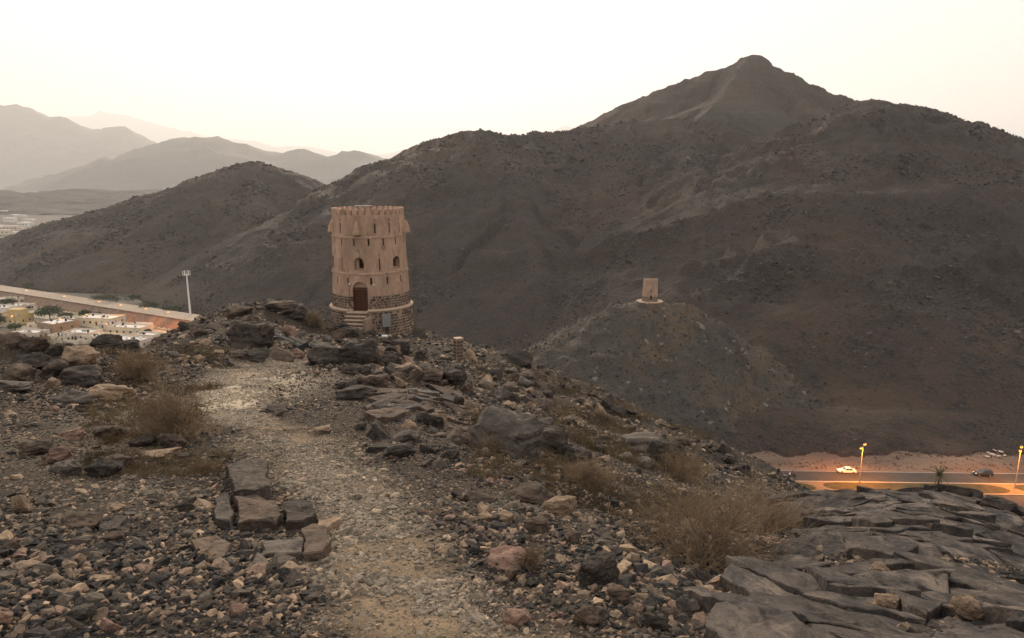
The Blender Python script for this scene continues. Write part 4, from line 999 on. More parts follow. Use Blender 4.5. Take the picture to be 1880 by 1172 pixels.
for h in (5.9, 9.05): MB().lathe([(rad(h) - 0.02, h - 0.05), (rad(h) + 0.055, h - 0.045), (rad(h) + 0.045, h + 0.09), (rad(h) - 0.02, h + 0.13)], 96, closed=True).build('drip_band', M_PLASTER, TW, smooth=False)
MB().lathe([(0.01, 10.25), (2.75, 10.22)], 48).build('roof_floor', M_PLASTER, TW)
MB().lathe([(0.01, 2.60), (3.05, 2.60)], 48).build('ground_floor', M_MORTAR, TW)
pr = arch_prof(0.44, 0.56, 8)
mm = MB(); mm.add([(x, -0.17, z) for x, z in pr] + [(x, 0.17, z) for x, z in pr], [tuple(range(len(pr))), tuple(range(2 * len(pr) - 1, len(pr) - 1, -1))] + [(i, len(pr) + i, len(pr) + (i + 1) % len(pr), (i + 1) % len(pr)) for i in range(len(pr))])
mer = mm.mesh('merlon')
for k in range(34):
    a = 2 * math.pi * (k + 0.5) / 34 + R(-5)
    link('merlon', mer, M_PLASTER, TW, loc=(3.02 * math.sin(a), -3.02 * math.cos(a), 10.975), rot=(0, 0, a))
M_MACH = M_PLASTER
for p in (-18, 72, 162, 252):             # box machicolations with a pointed hood
    V = []; F = []; n = 9
    for j in range(11):
        t = j / 10; sc = math.sqrt(max(0, 1 - t ** 1.7)); hw = 0.33 * (1 - t ** 1.3) + 0.01; out = 0.62 * sc if p != -18 else 0.62 * sc
        for i in range(n):
            q = math.pi * i / (n - 1); V.append((-math.cos(q) * hw, -3.12 - (out + 0.10) * (0.35 + 0.65 * math.sin(q)) * (1 if 0 < i < n - 1 else 0.0), 9.3 + 1.25 * t))
    for j in range(10):
        for i in range(n - 1): a = j * n + i; F.append((a, a + 1, a + n + 1, a + n))
    F.append(tuple(range(n - 1, -1, -1)))
    MB().add(turned(R(p), V), F).build('machicolation', M_MACH, TW, smooth=True)
# field stones set in the mortar
st = MB(); rr = random.Random(4)
def stones(h0, h1, rows, rad_f, wmin, wmax, gaps):
    for k in range(rows):
        a = rr.uniform(0, 0.1); hh = (h1 - h0) / rows
        while a < 2 * math.pi:
            w = rr.uniform(wmin, wmax); h = h0 + hh * (k + 0.5) + rr.uniform(-.02, .02); rd = rad_f(h); da = w / rd
            ph = a + da / 2; a += da + rr.uniform(0.05, 0.13) / rd
            sg = (ph + math.pi) % (2 * math.pi) - math.pi
            if rr.random() < 0.1: continue
            if any(lo < math.degrees(sg) < hi for lo, hi in gaps): continue
            x0, hz = w / 2, hh * rr.uniform(0.2, 0.5); j = lambda s: rr.uniform(-s, s)
            V = [(sx * x0 * (0.88 if f else 1) + j(.02), -rd - (0.03 if f else -0.1), h + sz * hz * (0.85 if f else 1) + j(.02)) for f in (0, 1) for sx, sz in ((-1, -1), (1, -1), (1, 1), (-1, 1))]
            st.add(turned(ph, V), [(4, 5, 6, 7), (0, 1, 5, 4), (1, 2, 6, 5), (2, 3, 7, 6), (3, 0, 4, 7)])
stones(2.86, 3.97, 5, rad, 0.09, 0.36, [(-28.5, -4.5)])
stones(-1.2, 2.58, 15, rad, 0.09, 0.38, [(-31, -1)])
o = st.build('field_stones', M_STONE, TW); o['kind'] = 'stuff'
# door, frame, steps
def leaf(x, name):
    d = MB(); box_at(d, D_, 0.55, 1.9, 2.68, -3.16, -3.10, x); o = d.build(name, M_DOOR, TW)
    q = MB()
    for r_ in range(4):
        for c_ in (-1, 1): box_at(q, D_, 0.2, 0.36, 2.76 + 0.46 * r_, -3.185, -3.158, x + c_ * 0.12)
    q.build('door_panels', M_DOOR, o); return o
leaf(-0.29, 'door_leaf'); leaf(0.29, 'door_leaf')
fr = MB()
for x in (-0.62, 0.62): box_at(fr, D_, 0.1, 2.0, 2.67, -3.22, -3.04, x)
box_at(fr, D_, 1.34, 0.14, 4.60, -3.24, -3.03); fr.build('door_frame', M_DOOR, TW)
ty = MB(); arch_block(ty, D_, 1.33, 0.66, 4.56, -3.17, -3.0); ty.build('door_tympanum', M_PLASTER, TW)
for i in range(6):
    top = 2.60 - 0.27 * i; y1 = -3.80 - 0.33 * i; s_ = MB(); box_at(s_, R(-19), 1.8, top + 0.6, -0.62, y1 - 0.30, y1 - 0.0 if i else -3.3); so = s_.build('step', M_RISER, TW)
    t_ = MB(); box_at(t_, R(-19), 1.86, 0.075, top + 0.002, y1 - 0.34, y1 + 0.02 if i else -3.45); t_.build('tread', M_TRIM, so)
sw = MB(); box_at(sw, R(-19), 0.28, 3.2, -0.9, -5.2, -3.4, 1.1); sw.build('step_wall', M_MORTAR, TW)
# things fixed to the tower
eb = MB(); box_at(eb, R(17.5), 0.78, 1.12, 1.28, -4.05, -3.70); tag_o = eb.build('meter_box', M_GREYM, TW)
q = MB(); box_at(q, R(17.5), 0.68, 1.0, 1.34, -4.07, -4.048); q.build('meter_door', M_GREYM, tag_o)
cb = MB()
for dx in (-0.08, 0.1, 0.22):
    cb.tube(turned(R(17.5), [(dx * 0.5, -3.95, 1.3), (dx, -4.0, 0.8), (dx * 2.2, -4.1, 0.1), (dx * 2.5, -4.2, -0.5)]), 0.035, 5)
cb.build('cables', M_BLACK, TW)
for p, h in ((-31.5, 5.0), (4, 4.95)):
    lo = MB(); box_at(lo, R(p), 0.14, 0.12, h, -3.56, -3.40); lo.build('wall_lamp', M_WHITE, TW)
pc = MB(); pc.tube(turned(R(-32), [(0, -3.55, 5.0), (0.02, -3.56, 3.4), (0.0, -3.85, 2.7), (0.0, -4.05, 0.2)]), 0.022, 5); pc.build('conduit', M_BLACK, TW)
# solar panel on the roof: its own thing
M_PANEL = flat('solar_cells', (0.015, 0.018, 0.022), 0.7, spec=0.1)
sp = empty('solar_panel', tuple(P(667, 377, 62.8)), 0.2, 'dark solar panel on the roof of the big watchtower', 'solar panel')
MB().box((0, 0, -0.06), (1.45, 0.9, 0.05)).build('panel', M_PANEL, sp); MB().box((0, -0.46, -0.06), (1.5, 0.04, 0.07)).build('frame', M_GREYM, sp)
q = MB()
for x in (-0.6, 0.6): q.tube([(x, 0, -1.75), (x, 0, -0.08)], 0.03, 6)
q.build('stand', M_GREYM, sp)
# block bench by the steps, stone post, pipes
g = P(702, 622, 55.5); bx_ = empty('concrete_block', (g[0], g[1], g[2] - 0.1), 0.15, 'low block with a white top below the meter box of the tower', 'block')
MB().box((0, 0, -0.2), (0.78, 0.5, 0.9)).build('body', M_MORTAR, bx_); MB().box((0, 0, 0.3), (0.86, 0.58, 0.12)).build('cap', M_WHITE, bx_)
g = G(842, 662); ph_ = 44 * g[1] / FPX
post = empty('stone_post', tuple(g), 0.5, 'short stone pillar with a pale cap on the ridge right of the tower', 'pillar')
MB().box((0, 0, ph_ * 0.5 - 0.3), (0.46, 0.46, ph_ + 0.5)).build('shaft', M_MORTAR, post); MB().box((0, 0, ph_ - 0.02), (0.5, 0.5, 0.06)).build('cap', M_TRIM, post)
pm_ = MB()
for k in range(6):
    for s_ in range(4):
        a = s_ * math.pi / 2
        for j in (-0.11, 0.11):
            c = Vector((j + random.uniform(-.02, .02), -0.235, 0.12 + k * ph_ / 6.6)); c.rotate(Euler((0, 0, a))); pm_.box(c, (0.14, 0.05, 0.13), a)
o = pm_.build('field_stones', M_STONE, post); o['kind'] = 'stuff'
M_PIPE = flat('pipe_plastic', (0.03, 0.03, 0.031), 0.85, spec=0.1, var=0.2)
for i, (a, b, lab) in enumerate([((500, 611), (562, 642), 'upper of the two black pipes running down before the tower'), ((500, 618), (554, 646), 'lower of the two black pipes running down before the tower')]):
    A, B = G(*a), G(*b); mid = (A + B) / 2; mid[2] = float(near_z(mid[0], mid[1]))
    up = np.array([0, 0, 0.14]); q = MB(); rot0 = A + up
    q.tube([A + up - A, B + up - A], 0.13, 10); tag(q.build('pipe', M_PIPE, loc=tuple(A), smooth=False), lab, 'pipe')

# ------------------------------------------------------------------ small tower on the knoll
ST = empty('small_watchtower', (KN[0], KN[1], KN[2]), math.atan2(-KN[0], KN[1]), 'small round watchtower standing on the grey knoll', 'tower')
CUT_AT = Matrix.Translation(KN) @ Matrix.Rotation(math.atan2(-KN[0], KN[1]), 4, 'Z')
cuts = MB()
for k in range(14): box_at(cuts, R(-8 + 25.7 * k), 0.16, 0.9, 6.1, -3.4, -1.9)
for k in range(10): box_at(cuts, R(10 + 36 * k), 0.16, 0.6, 4.6, -3.4, -1.9)
arch_block(cuts, R(8), 0.6, 0.75, 3.5, -3.4, -1.9); arch_block(cuts, R(8), 0.95, 1.9, 0.7, -3.4, -1.9)
wm = MB().lathe([(2.78, 2.0), (2.55, 7.6), (2.05, 7.6), (2.05, 2.0)], 64, closed=True).build('plaster_wall', M_PLASTER, ST); cut(wm, cuts.mesh('c'))
wb = MB().lathe([(2.95, 0.0), (2.80, 1.995), (2.05, 1.995), (2.05, 0.0)], 64, closed=True).build('masonry_wall', M_MORTAR, ST); cut(wb, cuts.mesh('c'))
MB().lathe([(0.01, 7.0), (2.2, 7.0)], 32).build('roof_floor', M_PLASTER, ST)
for k in range(22):
    a = 2 * math.pi * k / 22; link('merlon', mer, None, ST, loc=(2.38 * math.sin(a), -2.38 * math.cos(a), 7.6), rot=(0, 0, a))
MB().lathe([(4.85, -1.4), (4.75, 0.12), (0.01, 0.14)], 48).build('platform', M_TRIM, ST)
dm = MB(); box_at(dm, R(8), 0.8, 1.5, 0.78, -2.5, -2.44); dm.build('door', M_DOOR, ST)
MB().box((-0.8, 0.3, 7.9), (1.3, 0.8, 0.08)).box((-0.8, 0.3, 7.4), (0.1, 0.1, 1.0)).build('roof_panel', M_GREYM, ST)
st = MB(); stones(0.1, 1.95, 7, lambda h: 2.95 - 0.075 * h, 0.14, 0.34, [(-3, 19)])
o = st.build('field_stones', M_STONE, ST); o['kind'] = 'stuff'
# ------------------------------------------------------------------ road on the valley floor, right
ORD = 'first second third fourth fifth sixth seventh eighth ninth tenth eleventh twelfth thirteenth fourteenth fifteenth sixteenth'.split()
M_ASPH = nmat('asphalt', [(0.040, 0.039, 0.038), (0.055, 0.053, 0.05)], scale=0.3, bump=0.2, bscale=6, dist=0.02)
M_LOT = nmat('roadside_gravel', [(0.085, 0.06, 0.044), (0.145, 0.10, 0.072), (0.22, 0.15, 0.105)], scale=0.10, detail=12, bump=0.8, bscale=1.0, dist=0.5, stretch=(0.35, 1, 1))
M_PAVE = nmat('median_paving', [(0.15, 0.105, 0.06), (0.20, 0.14, 0.08)], scale=0.5)
M_KERB = nmat('kerb_concrete', [(0.26, 0.21, 0.14), (0.34, 0.28, 0.2)], scale=0.6)
M_LAWN = nmat('dry_lawn', [(0.03, 0.03, 0.012), (0.05, 0.045, 0.018), (0.07, 0.056, 0.023)], scale=0.6, detail=8, bump=0.6, bscale=4, dist=0.2)
A0, B0 = PZ(1450, 864, VALLEY), PZ(1880, 869.5, VALLEY)
et = (B0 - A0)[:2]; et = et / np.linalg.norm(et); en = np.array([et[1], -et[0]])   # en points towards the viewer
RRZ = math.atan2(et[1], et[0])
def off(px, py): q = PZ(px, py, VALLEY) - A0; return float(q[:2] @ en)
def along(px, py): q = PZ(px, py, VALLEY) - A0; return float(q[:2] @ et)
def rp(s, o_, z=0.0): q = A0[:2] + et * s + en * o_; return (float(q[0]), float(q[1]), VALLEY + z)
def strip(o0, o1, z0, z1, s0=-160, s1=260):
    V = [rp(s0, o0, z0), rp(s1, o0, z0), rp(s1, o1, z0), rp(s0, o1, z0), rp(s0, o0, z1), rp(s1, o0, z1), rp(s1, o1, z1), rp(s0, o1, z1)]
    return V, [(3, 2, 1, 0), (4, 5, 6, 7), (0, 1, 5, 4), (1, 2, 6, 5), (2, 3, 7, 6), (3, 0, 4, 7)]
def band(name, o0, o1, z0, z1, mat, label, kind='structure', par=None):
    V, F = strip(o0, o1, z0, z1); return tag(link(name, mesh_from(name, V, F), mat, par), label, None, None, kind if par is None else None)
oK = off(1660, 887.2); oM = off(1860, 909.0)
band('roadside', -14, -0.0, -1, 0.03, M_LOT, 'pinkish gravel shoulder between the road and the mountain')
band('road', 0.0, oK, -1, 0.06, M_ASPH, 'dark asphalt road with a white and a black car')
band('road_near', oM + 0.3, oM + 12, -1, 0.06, M_ASPH, 'nearer carriageway below the paved median')
band('pavement', oK + 0.3, oM, -1, 0.20, M_PAVE, 'paved median with grass islands under orange lamps')
band('kerb', oK + 0.002, oK + 0.298, -1, 0.215, M_KERB, 'pale kerb along the far side of the median')
band('kerb_near', oM + 0.002, oM + 0.298, -1, 0.215, M_KERB, 'pale kerb along the near side of the median')
M_PAINT = flat('road_paint', (0.55, 0.53, 0.48), 0.7)
for o_ in (0.35, oK - 0.35):
    V, F = strip(o_ - 0.07, o_ + 0.07, 0.062, 0.068); tag(link('road_marking', mesh_from('road_marking', V, F), M_PAINT), 'thin painted edge line on the asphalt road', None, None, 'structure')
sA = along(1862, 900)
def island(s0, s1, label):
    poly = []; w0, w1 = oK + 0.6, oM - 0.4; mid = (w0 + w1) / 2; hw = (w1 - w0) / 2; rl = 6.5
    n = 16
    for i in range(n + 1):
        t = -math.pi / 2 + math.pi * i / n; k = math.copysign(abs(math.sin(t)) ** 0.8, math.sin(t)); poly.append((s1 - rl + rl * math.cos(t) + (1.4 * k), mid + hw * k))
    for i in range(n + 1):
        t = math.pi / 2 + math.pi * i / n; k = math.copysign(abs(math.sin(t)) ** 0.8, math.sin(t)); poly.append((s0 + rl + rl * math.cos(t) + (1.4 * k), mid + hw * k))
    V = [rp(s, o_, 0.0) for s, o_ in poly] + [rp(s, o_, 0.26) for s, o_ in poly]; n = len(poly)
    F = [tuple(range(n, 2 * n))] + [(i, (i + 1) % n, n + (i + 1) % n, n + i) for i in range(n)]
    tag(link('lawn', mesh_from('lawn', V, F), M_LAWN), label, None, None, 'structure')
island(sA - 47, sA - 1.8, 'dry grass island in the median left of the right lamp'); island(sA + 1.0, sA + 40, 'dry grass island in the median cut by the right edge')
island(sA - 100, sA - 50, 'dry grass island in the median behind the bedrock')
M_POLE = flat('lamp_pole', (0.30, 0.28, 0.25), 0.5)
M_SODIUM = emit('sodium_glow', (1.0, 0.30, 0.02), 4.5)
def street_lamp(loc, rz, h, label, power, name='street_lamp', arm=1.3, group=None, heads=2, col=(1.0, 0.29, 0.022)):
    r = empty(name, loc, rz, label, 'street lamp', group)
    MB().tube([(0, 0, -0.3), (0, 0, h * 0.5), (0, 0, h)], [0.11, 0.085, 0.06], 8).build('pole', M_POLE, r)
    am = MB()
    for sx in ((-1, 1) if heads == 2 else (1,)): am.tube([(0, 0, h - 0.3), (sx * arm * 0.6, 0, h + 0.15), (sx * arm, 0, h + 0.2)], 0.05, 6)
    am.build('arm', M_POLE, r)
    for sx in ((-1, 1) if heads == 2 else (1,)):
        hd = MB().box((sx * (arm + 0.35), 0, h + 0.22), (0.9, 0.36, 0.14)).build('lamp_head', M_POLE, r)
        MB().box((sx * (arm + 0.35), 0, h + 0.06), (0.95, 0.5, 0.2)).build('lamp_glass', M_SODIUM, hd)
        ld = bpy.data.lights.new('lamp_light', 'SPOT'); ld.energy = power; ld.color = col; ld.spot_size = R(166); ld.spot_blend = 0.7; ld.shadow_soft_size = 0.25
        lo = bpy.data.objects.new('lamp_light', ld); COL.objects.link(lo); lo.parent = r; lo.location = (sx * (arm + 0.35), 0, h - 0.12)
    return r
street_lamp(rp(along(1573, 886), oK + 1.2, 0.2), RRZ + 0.9, 10.2, 'lit twin-headed street lamp behind the white car', 12000, group='lit twin lamps along the median')
street_lamp(rp(sA, (oK + oM) / 2 + 0.3, 0.2), RRZ + 0.9, 10.8, 'lit twin-headed street lamp at the right edge between grass islands', 11000, group='lit twin lamps along the median')

# cars ------------------------------------------------------------------
M_TYRE = flat('tyre_rubber', (0.015, 0.015, 0.015), 0.85); M_RIM = flat('wheel_rim', (0.35, 0.35, 0.35), 0.35, metal=0.6)
M_CARW = flat('car_white', (0.72, 0.70, 0.66), 0.3, spec=0.5, var=0.03); M_CARB = flat('car_black', (0.015, 0.016, 0.018), 0.25, spec=0.5)
M_HEAD = flat('lamp_lens', (0.75, 0.75, 0.72), 0.2, spec=0.6); M_TAIL = flat('tail_lens', (0.25, 0.01, 0.008), 0.3)
def car(loc, rz, mat, label, suv=False, group=None):
    r = empty('car', loc, rz, label, 'car', group); L_, W_ = (4.5, 1.86) if suv else (4.7, 1.8); hb = 0.98 if suv else 0.86; ht = 1.66 if suv else 1.43
    # body shell: cross sections along x (front at +x)
    prof = [(-L_/2, 0.42, hb * 0.82, 0.84), (-L_/2 + 0.12, 0.28, hb, 0.93), (-L_/2 + 0.9, 0.24, hb + 0.02, 1.0), (0, 0.24, hb, 1.0), (L_/2 - 1.25, 0.24, hb - 0.02, 1.0), (L_/2 - 0.35, 0.26, hb - 0.16, 0.95), (L_/2 - 0.03, 0.34, hb - 0.30, 0.80)]
    V = []; F = []
    for x, z0, z1, w in prof:
        y = W_/2 * w; zm = (z0 + z1) / 2
        V += [(x, -y * 0.93, z0), (x, y * 0.93, z0), (x, y, zm), (x, y * 0.93, z1), (x, -y * 0.93, z1), (x, -y, zm)]
    for i in range(len(prof) - 1):
        for k in range(6): F.append((i*6 + k, i*6 + (k+1) % 6, (i+1)*6 + (k+1) % 6, (i+1)*6 + k))
    F += [(5, 4, 3, 2, 1, 0), tuple(len(V) - 6 + k for k in range(6))]
    body = MB().add(V, F).build('body', mat, r)
    x0, x1, t0, t1 = (-L_/2 + 0.1, L_/2 - 1.35, -L_/2 + 0.35, L_/2 - 2.15) if suv else (-L_/2 + 0.75, L_/2 - 1.3, -L_/2 + 1.35, L_/2 - 2.1)
    wy, ty_ = W_/2 * 0.92, W_/2 * 0.72
    cab = [(x0, -wy, hb - .02), (x1, -wy, hb - .02), (x1, wy, hb - .02), (x0, wy, hb - .02), (t0, -ty_, ht), (t1, -ty_, ht), (t1, ty_, ht), (t0, ty_, ht)]
    MB().add(cab, [(4, 5, 6, 7), (0, 1, 5, 4), (1, 2, 6, 5), (2, 3, 7, 6), (3, 0, 4, 7)]).build('roof', mat, body)
    c = [Vector(q) for q in cab]
    def pane(a, b, d, e, name, i0=0.08, i1=0.92, j0=0.12, j1=0.88):
        def at_(u, v): return (a * (1 - u) + b * u) * (1 - v) + (e * (1 - u) + d * u) * v
        q = [at_(i0, j0), at_(i1, j0), at_(i1, j1), at_(i0, j1)]; nn = (q[1] - q[0]).cross(q[3] - q[0]).normalized()
        ctr = Vector((0, 0, 1)); 
        if nn.dot((q[0] + q[2]) / 2 - ctr) < 0: nn = -nn
        MB().add([p + nn * 0.012 for p in q] + [p - nn * 0.02 for p in q], [(0, 1, 2, 3), (7, 6, 5, 4), (0, 4, 5, 1), (1, 5, 6, 2), (2, 6, 7, 3), (3, 7, 4, 0)]).build(name, M_GLASSD, r)
    pane(c[1], c[2], c[6], c[5], 'windscreen'); pane(c[3], c[0], c[4], c[7], 'rear_window')
    for a, b, d, e in ((c[0], c[1], c[5], c[4]), (c[2], c[3], c[7], c[6])):
        pane(a, b, d, e, 'side_window', 0.08, 0.49); pane(a, b, d, e, 'side_window', 0.53, 0.92)
    for x in (-L_/2 + 0.9, L_/2 - 0.9):
        for y in (-W_/2 + 0.1, W_/2 - 0.1):
            w = MB().tube([(x, y - 0.11, 0.33), (x, y + 0.11, 0.33)], 0.33, 14).build('wheel', M_TYRE, r)
            MB().tube([(x, y - 0.12, 0.33), (x, y + 0.12, 0.33)], 0.19, 10).build('rim', M_RIM, w)
    for y in (-0.6, 0.6):
        MB().box((L_/2 - 0.17, y, hb - 0.25), (0.3, 0.36, 0.14)).build('headlight', M_HEAD, r); MB().box((-L_/2 + 0.06, y, hb - 0.12), (0.1, 0.4, 0.14)).build('tail_light', M_TAIL, r)
    return r
def on_road(px, py, z=0.06): return rp(along(px, py), off(px, py), z)
car(on_road(1554, 868), RRZ + math.pi - 0.06, M_CARW, 'white saloon car driving left beneath the left lamp')
car(on_road(1804, 873.5), RRZ + math.pi - 0.06, M_CARB, 'black hatchback car driving left towards the palm', suv=True)
# motorcycle and rider
mc = empty('motorcycle', on_road(1454, 876), RRZ + math.pi, 'small motorcycle with white front on the road at the bush', 'motorcycle')
for x in (-0.65, 0.65): MB().tube([(x, -0.06, 0.31), (x, 0.06, 0.31)], 0.31, 14).build('wheel', M_TYRE, mc)
MB().box((0.05, 0, 0.62), (0.9, 0.26, 0.34)).build('body', M_CARB, mc); MB().box((-0.35, 0, 0.83), (0.7, 0.26, 0.1)).build('seat', M_BLACK, mc)
MB().box((0.62, 0, 0.9), (0.34, 0.46, 0.5), taper=0.7).build('fairing', M_CARW, mc); MB().tube([(0.5, -0.36, 1.08), (0.55, 0, 1.02), (0.5, 0.36, 1.08)], 0.025, 6).build('handlebar', M_BLACK, mc)
M_RED = flat('red_cloth', (0.30, 0.03, 0.025), 0.8); M_SKIN = flat('skin', (0.22, 0.12, 0.08), 0.6); M_TROUSER = flat('dark_cloth', (0.02, 0.02, 0.024), 0.9)
def rider(loc, rz, label):
    Vs = [(-.3, 0, .92), (-.22, 0, 1.2), (-.12, 0, 1.42), (-.08, 0, 1.56), (-.05, 0, 1.7), (.12, .2, .92), (.1, .22, .5), (.12, -.2, .92), (.1, -.22, .5), (-.1, .2, 1.4), (.14, .28, 1.18), (.45, .3, 1.1), (-.1, -.2, 1.4), (.14, -.28, 1.18), (.45, -.3, 1.1)]
    E = [(0, 1), (1, 2), (2, 3), (3, 4), (0, 5), (5, 6), (0, 7), (7, 8), (2, 9), (9, 10), (10, 11), (2, 12), (12, 13), (13, 14)]
    rd = [.15, .15, .16, .07, .11, .09, .06, .09, .06, .08, .055, .04, .08, .055, .04]
    me = bpy.data.meshes.new('person'); me.from_pydata(Vs, E, []); o = bpy.data.objects.new('person', me); COL.objects.link(o)
    o.modifiers.new('skin', 'SKIN'); o.modifiers.new('sub', 'SUBSURF').levels = 1
    for i, q in enumerate(rd): me.skin_vertices[0].data[i].radius = (q, q)
    me.skin_vertices[0].data[0].use_root = True
    dg = bpy.context.evaluated_depsgraph_get(); m2 = bpy.data.meshes.new_from_object(o.evaluated_get(dg)); o.modifiers.clear(); o.data = m2; m2.materials.clear()
    for mt in (M_RED, M_TROUSER, M_SKIN): m2.materials.append(mt)
    for p in m2.polygons: c = p.center; p.material_index = 2 if c.z > 1.52 else (1 if c.z < 0.98 else 0)
    o.location = loc; o.rotation_euler = (0, 0, rz); tag(o, label, 'person')
    MB().lathe([(0.001, 1.86), (.1, 1.83), (.14, 1.72), (.12, 1.62)], 12, c=(-0.04, 0, 0)).build('helmet', M_BLACK, o)
rider(tuple(mc.location), RRZ + math.pi, 'rider in a red top sitting on the motorcycle')

# palm on the median -------------------------------------------------------
M_FROND = nmat('palm_frond', [(0.05, 0.05, 0.022), (0.095, 0.085, 0.035)], scale=0.8); M_BARK = nmat('bark', [(0.05, 0.038, 0.028), (0.10, 0.075, 0.055)], scale=4, bump=0.6, bscale=12, dist=0.05)
def palm(loc, h, fr, label):
    r = empty('palm_tree', loc, 0, label, 'palm'); MB().tube([(0, 0, -0.3), (0.05, 0, h * 0.5), (0, 0, h)], [0.3, 0.22, 0.2], 9).build('trunk', M_BARK, r)
    rg = random.Random(3); m = MB()
    for k in range(34):
        a = k * 2.4; el = 1.35 - 1.6 * (k / 34); pts = []; p = Vector((0, 0, h)); d = Vector((math.cos(a) * math.cos(el), math.sin(a) * math.cos(el), math.sin(el)))
        for i in range(9): pts.append(p.copy()); p = p + d * fr / 8; d = (d + Vector((0, 0, -0.13))).normalized()
        for i in range(8):
            side = (pts[i+1] - pts[i]).cross(Vector((0, 0, 1))); side = side.normalized() if side.length > 1e-6 else Vector((1, 0, 0))
            for s in (-1, 1):
                for j in (0.0, 0.5):
                    b0 = pts[i].lerp(pts[i+1], j); tip = b0 + side * s * 0.5 * (1 - 0.5 * i / 8) + (pts[i+1] - pts[i]) * 0.8 + Vector((0, 0, -0.1)); e = (pts[i+1] - pts[i]) * 0.5
                    m.add([b0, b0 + e, tip], [(0, 1, 2)])
    m.build('crown', M_FROND, r)
g = PZ(1722, 893, VALLEY); palm((g[0], g[1], VALLEY + 0.2), 2.7, 2.7, 'short date palm on the median behind the bedrock crest')
rgq = np.random.default_rng(77); n = 2600; s_ = rgq.uniform(-30, 110, n); o_ = -np.abs(rgq.normal(0, 4, n)); o_ = np.where(rgq.random(n) < 0.6, -13 - rgq.normal(0, 1.6, n), -1.2 + 1.0 * o_); q = np.array([rp(a, b, 0.05) for a, b in zip(s_, o_)]); sz = 0.12 * np.exp(rgq.normal(0, 0.5, n))
scatter('roadside_rubble', q, rgq.uniform(0, 6.28, (n, 3)), np.stack([sz * 1.2, sz, sz * 0.7], 1), np.array([0.12, 0.09, 0.07]) * np.exp(rgq.normal(0, 0.45, (n, 1))), M_SCREE, 'loose stones along the roadside shoulder', seed=12)
# broken concrete slabs by the slope
M_CONC = flat('broken_concrete', (0.52, 0.46, 0.40), 0.9, var=0.15, scale=2)
for k, (px, py, w) in enumerate([(1812, 838, 1.1), (1822, 834, 1.2), (1833, 837, 1.0), (1826, 829, 0.9), (1838, 832, 1.2), (1815, 831, 0.8), (1845, 836, 0.8)]):
    g = PZ(px, py, VALLEY + 0.4); q = MB().prism([(-w * .6, -w * .4), (w * .5, -w * .45), (w * .6, w * .3), (-w * .2, w * .45)], -0.1, 0.14)
    o = q.build('concrete_slab', M_CONC, loc=(g[0], g[1], max(VALLEY, float(front_z(g[0], g[1]))) + 0.35), rot=(random.uniform(-.5, .2), random.uniform(-.4, .4), random.uniform(0, 6)))
    tag(o, f'broken white concrete slab at the mountain foot, {ORD[sum(q < px for q in (1812, 1822, 1833, 1826, 1838, 1815, 1845))]} from the left', 'concrete slab', 'broken slabs dumped at the mountain foot')

# ------------------------------------------------------------------ town on the valley floor, left
E0, E1 = PZ(-60, 543, VALLEY), PZ(345, 613, VALLEY)
vt = (E1 - E0)[:2]; vt /= np.linalg.norm(vt); vn = np.array([-vt[1], vt[0]])
if vn[1] < 0: vn = -vn                     # away from the viewer
TRZ = math.atan2(vt[1], vt[0])
def tp_(s, o_, z=0.0): q = E0[:2] + vt * s + vn * o_; return (float(q[0]), float(q[1]), VALLEY + z)
def talong(px, py, z=VALLEY): return float((PZ(px, py, z) - E0)[:2] @ vt)
M_EMB = nmat('embankment_stone', [(0.13, 0.085, 0.06), (0.19, 0.125, 0.085), (0.25, 0.165, 0.11)], scale=0.25, detail=10, bump=0.6, bscale=1.2, dist=0.4)
M_EROAD = nmat('wadi_road', [(0.30, 0.235, 0.175), (0.40, 0.315, 0.24)], scale=0.06, detail=8, stretch=(0.4, 1, 1))
M_CREAM = nmat('cream_plaster', [(0.55, 0.46, 0.34), (0.66, 0.57, 0.44)], scale=0.3, detail=8); M_PINKH = nmat('pink_plaster', [(0.52, 0.41, 0.34), (0.64, 0.52, 0.44)], scale=0.3, detail=8)
M_BROWNH = nmat('brown_plaster', [(0.26, 0.17, 0.115), (0.33, 0.22, 0.15)], scale=0.3, detail=8); M_ROOFW = nmat('white_roof', [(0.62, 0.56, 0.50), (0.78, 0.72, 0.66)], scale=0.4, detail=8)
M_YELLOW_LIT = nmat('yellow_lit_plaster', [(0.50, 0.36, 0.16), (0.60, 0.44, 0.21)], scale=0.3, detail=8); M_TILE = nmat('terracotta', [(0.26, 0.13, 0.085), (0.34, 0.18, 0.12)], scale=0.8)  # yellow of the house plaster stands for lamp light falling on it
M_LANE = nmat('town_lane', [(0.34, 0.30, 0.22), (0.45, 0.40, 0.31)], scale=0.06, detail=8)
S0, S1 = -120, 330
em = MB(); sl = [(0, 0), (6.5, 3.9), (8, 4.0), (22, 4.0), (24, -1), (0, -1)]
V = []
for s in (S0, S1): V += [tp_(s, o_, z) for o_, z in sl]
k = len(sl); em.add(V, [(i, (i + 1) % k, k + (i + 1) % k, k + i) for i in range(k)] + [tuple(range(k)), tuple(range(2 * k - 1, k - 1, -1))])
EMB = em.build('embankment', M_EMB); tag(EMB, 'brown stone-faced embankment carrying the valley road past the town', 'embankment')
V = [tp_(S0, 7.9, 4.03), tp_(S1, 7.9, 4.03), tp_(S1, 21.8, 4.03), tp_(S0, 21.8, 4.03)]
tag(link('town_road', mesh_from('town_road', V, [(0, 1, 2, 3)]), M_EROAD), 'pale road along the top of the embankment', None, None, 'structure')
V = [tp_(S0, 7.0, 4.0), tp_(S1, 7.0, 4.0), tp_(S1, 7.5, 4.0), tp_(S0, 7.5, 4.0)]
q = MB(); q.add([*V, *[(a, b, c + 0.7) for a, b, c in V]], [(4, 5, 6, 7), (0, 1, 5, 4), (1, 2, 6, 5), (2, 3, 7, 6), (3, 0, 4, 7)]); q.build('parapet', M_EMB, EMB)
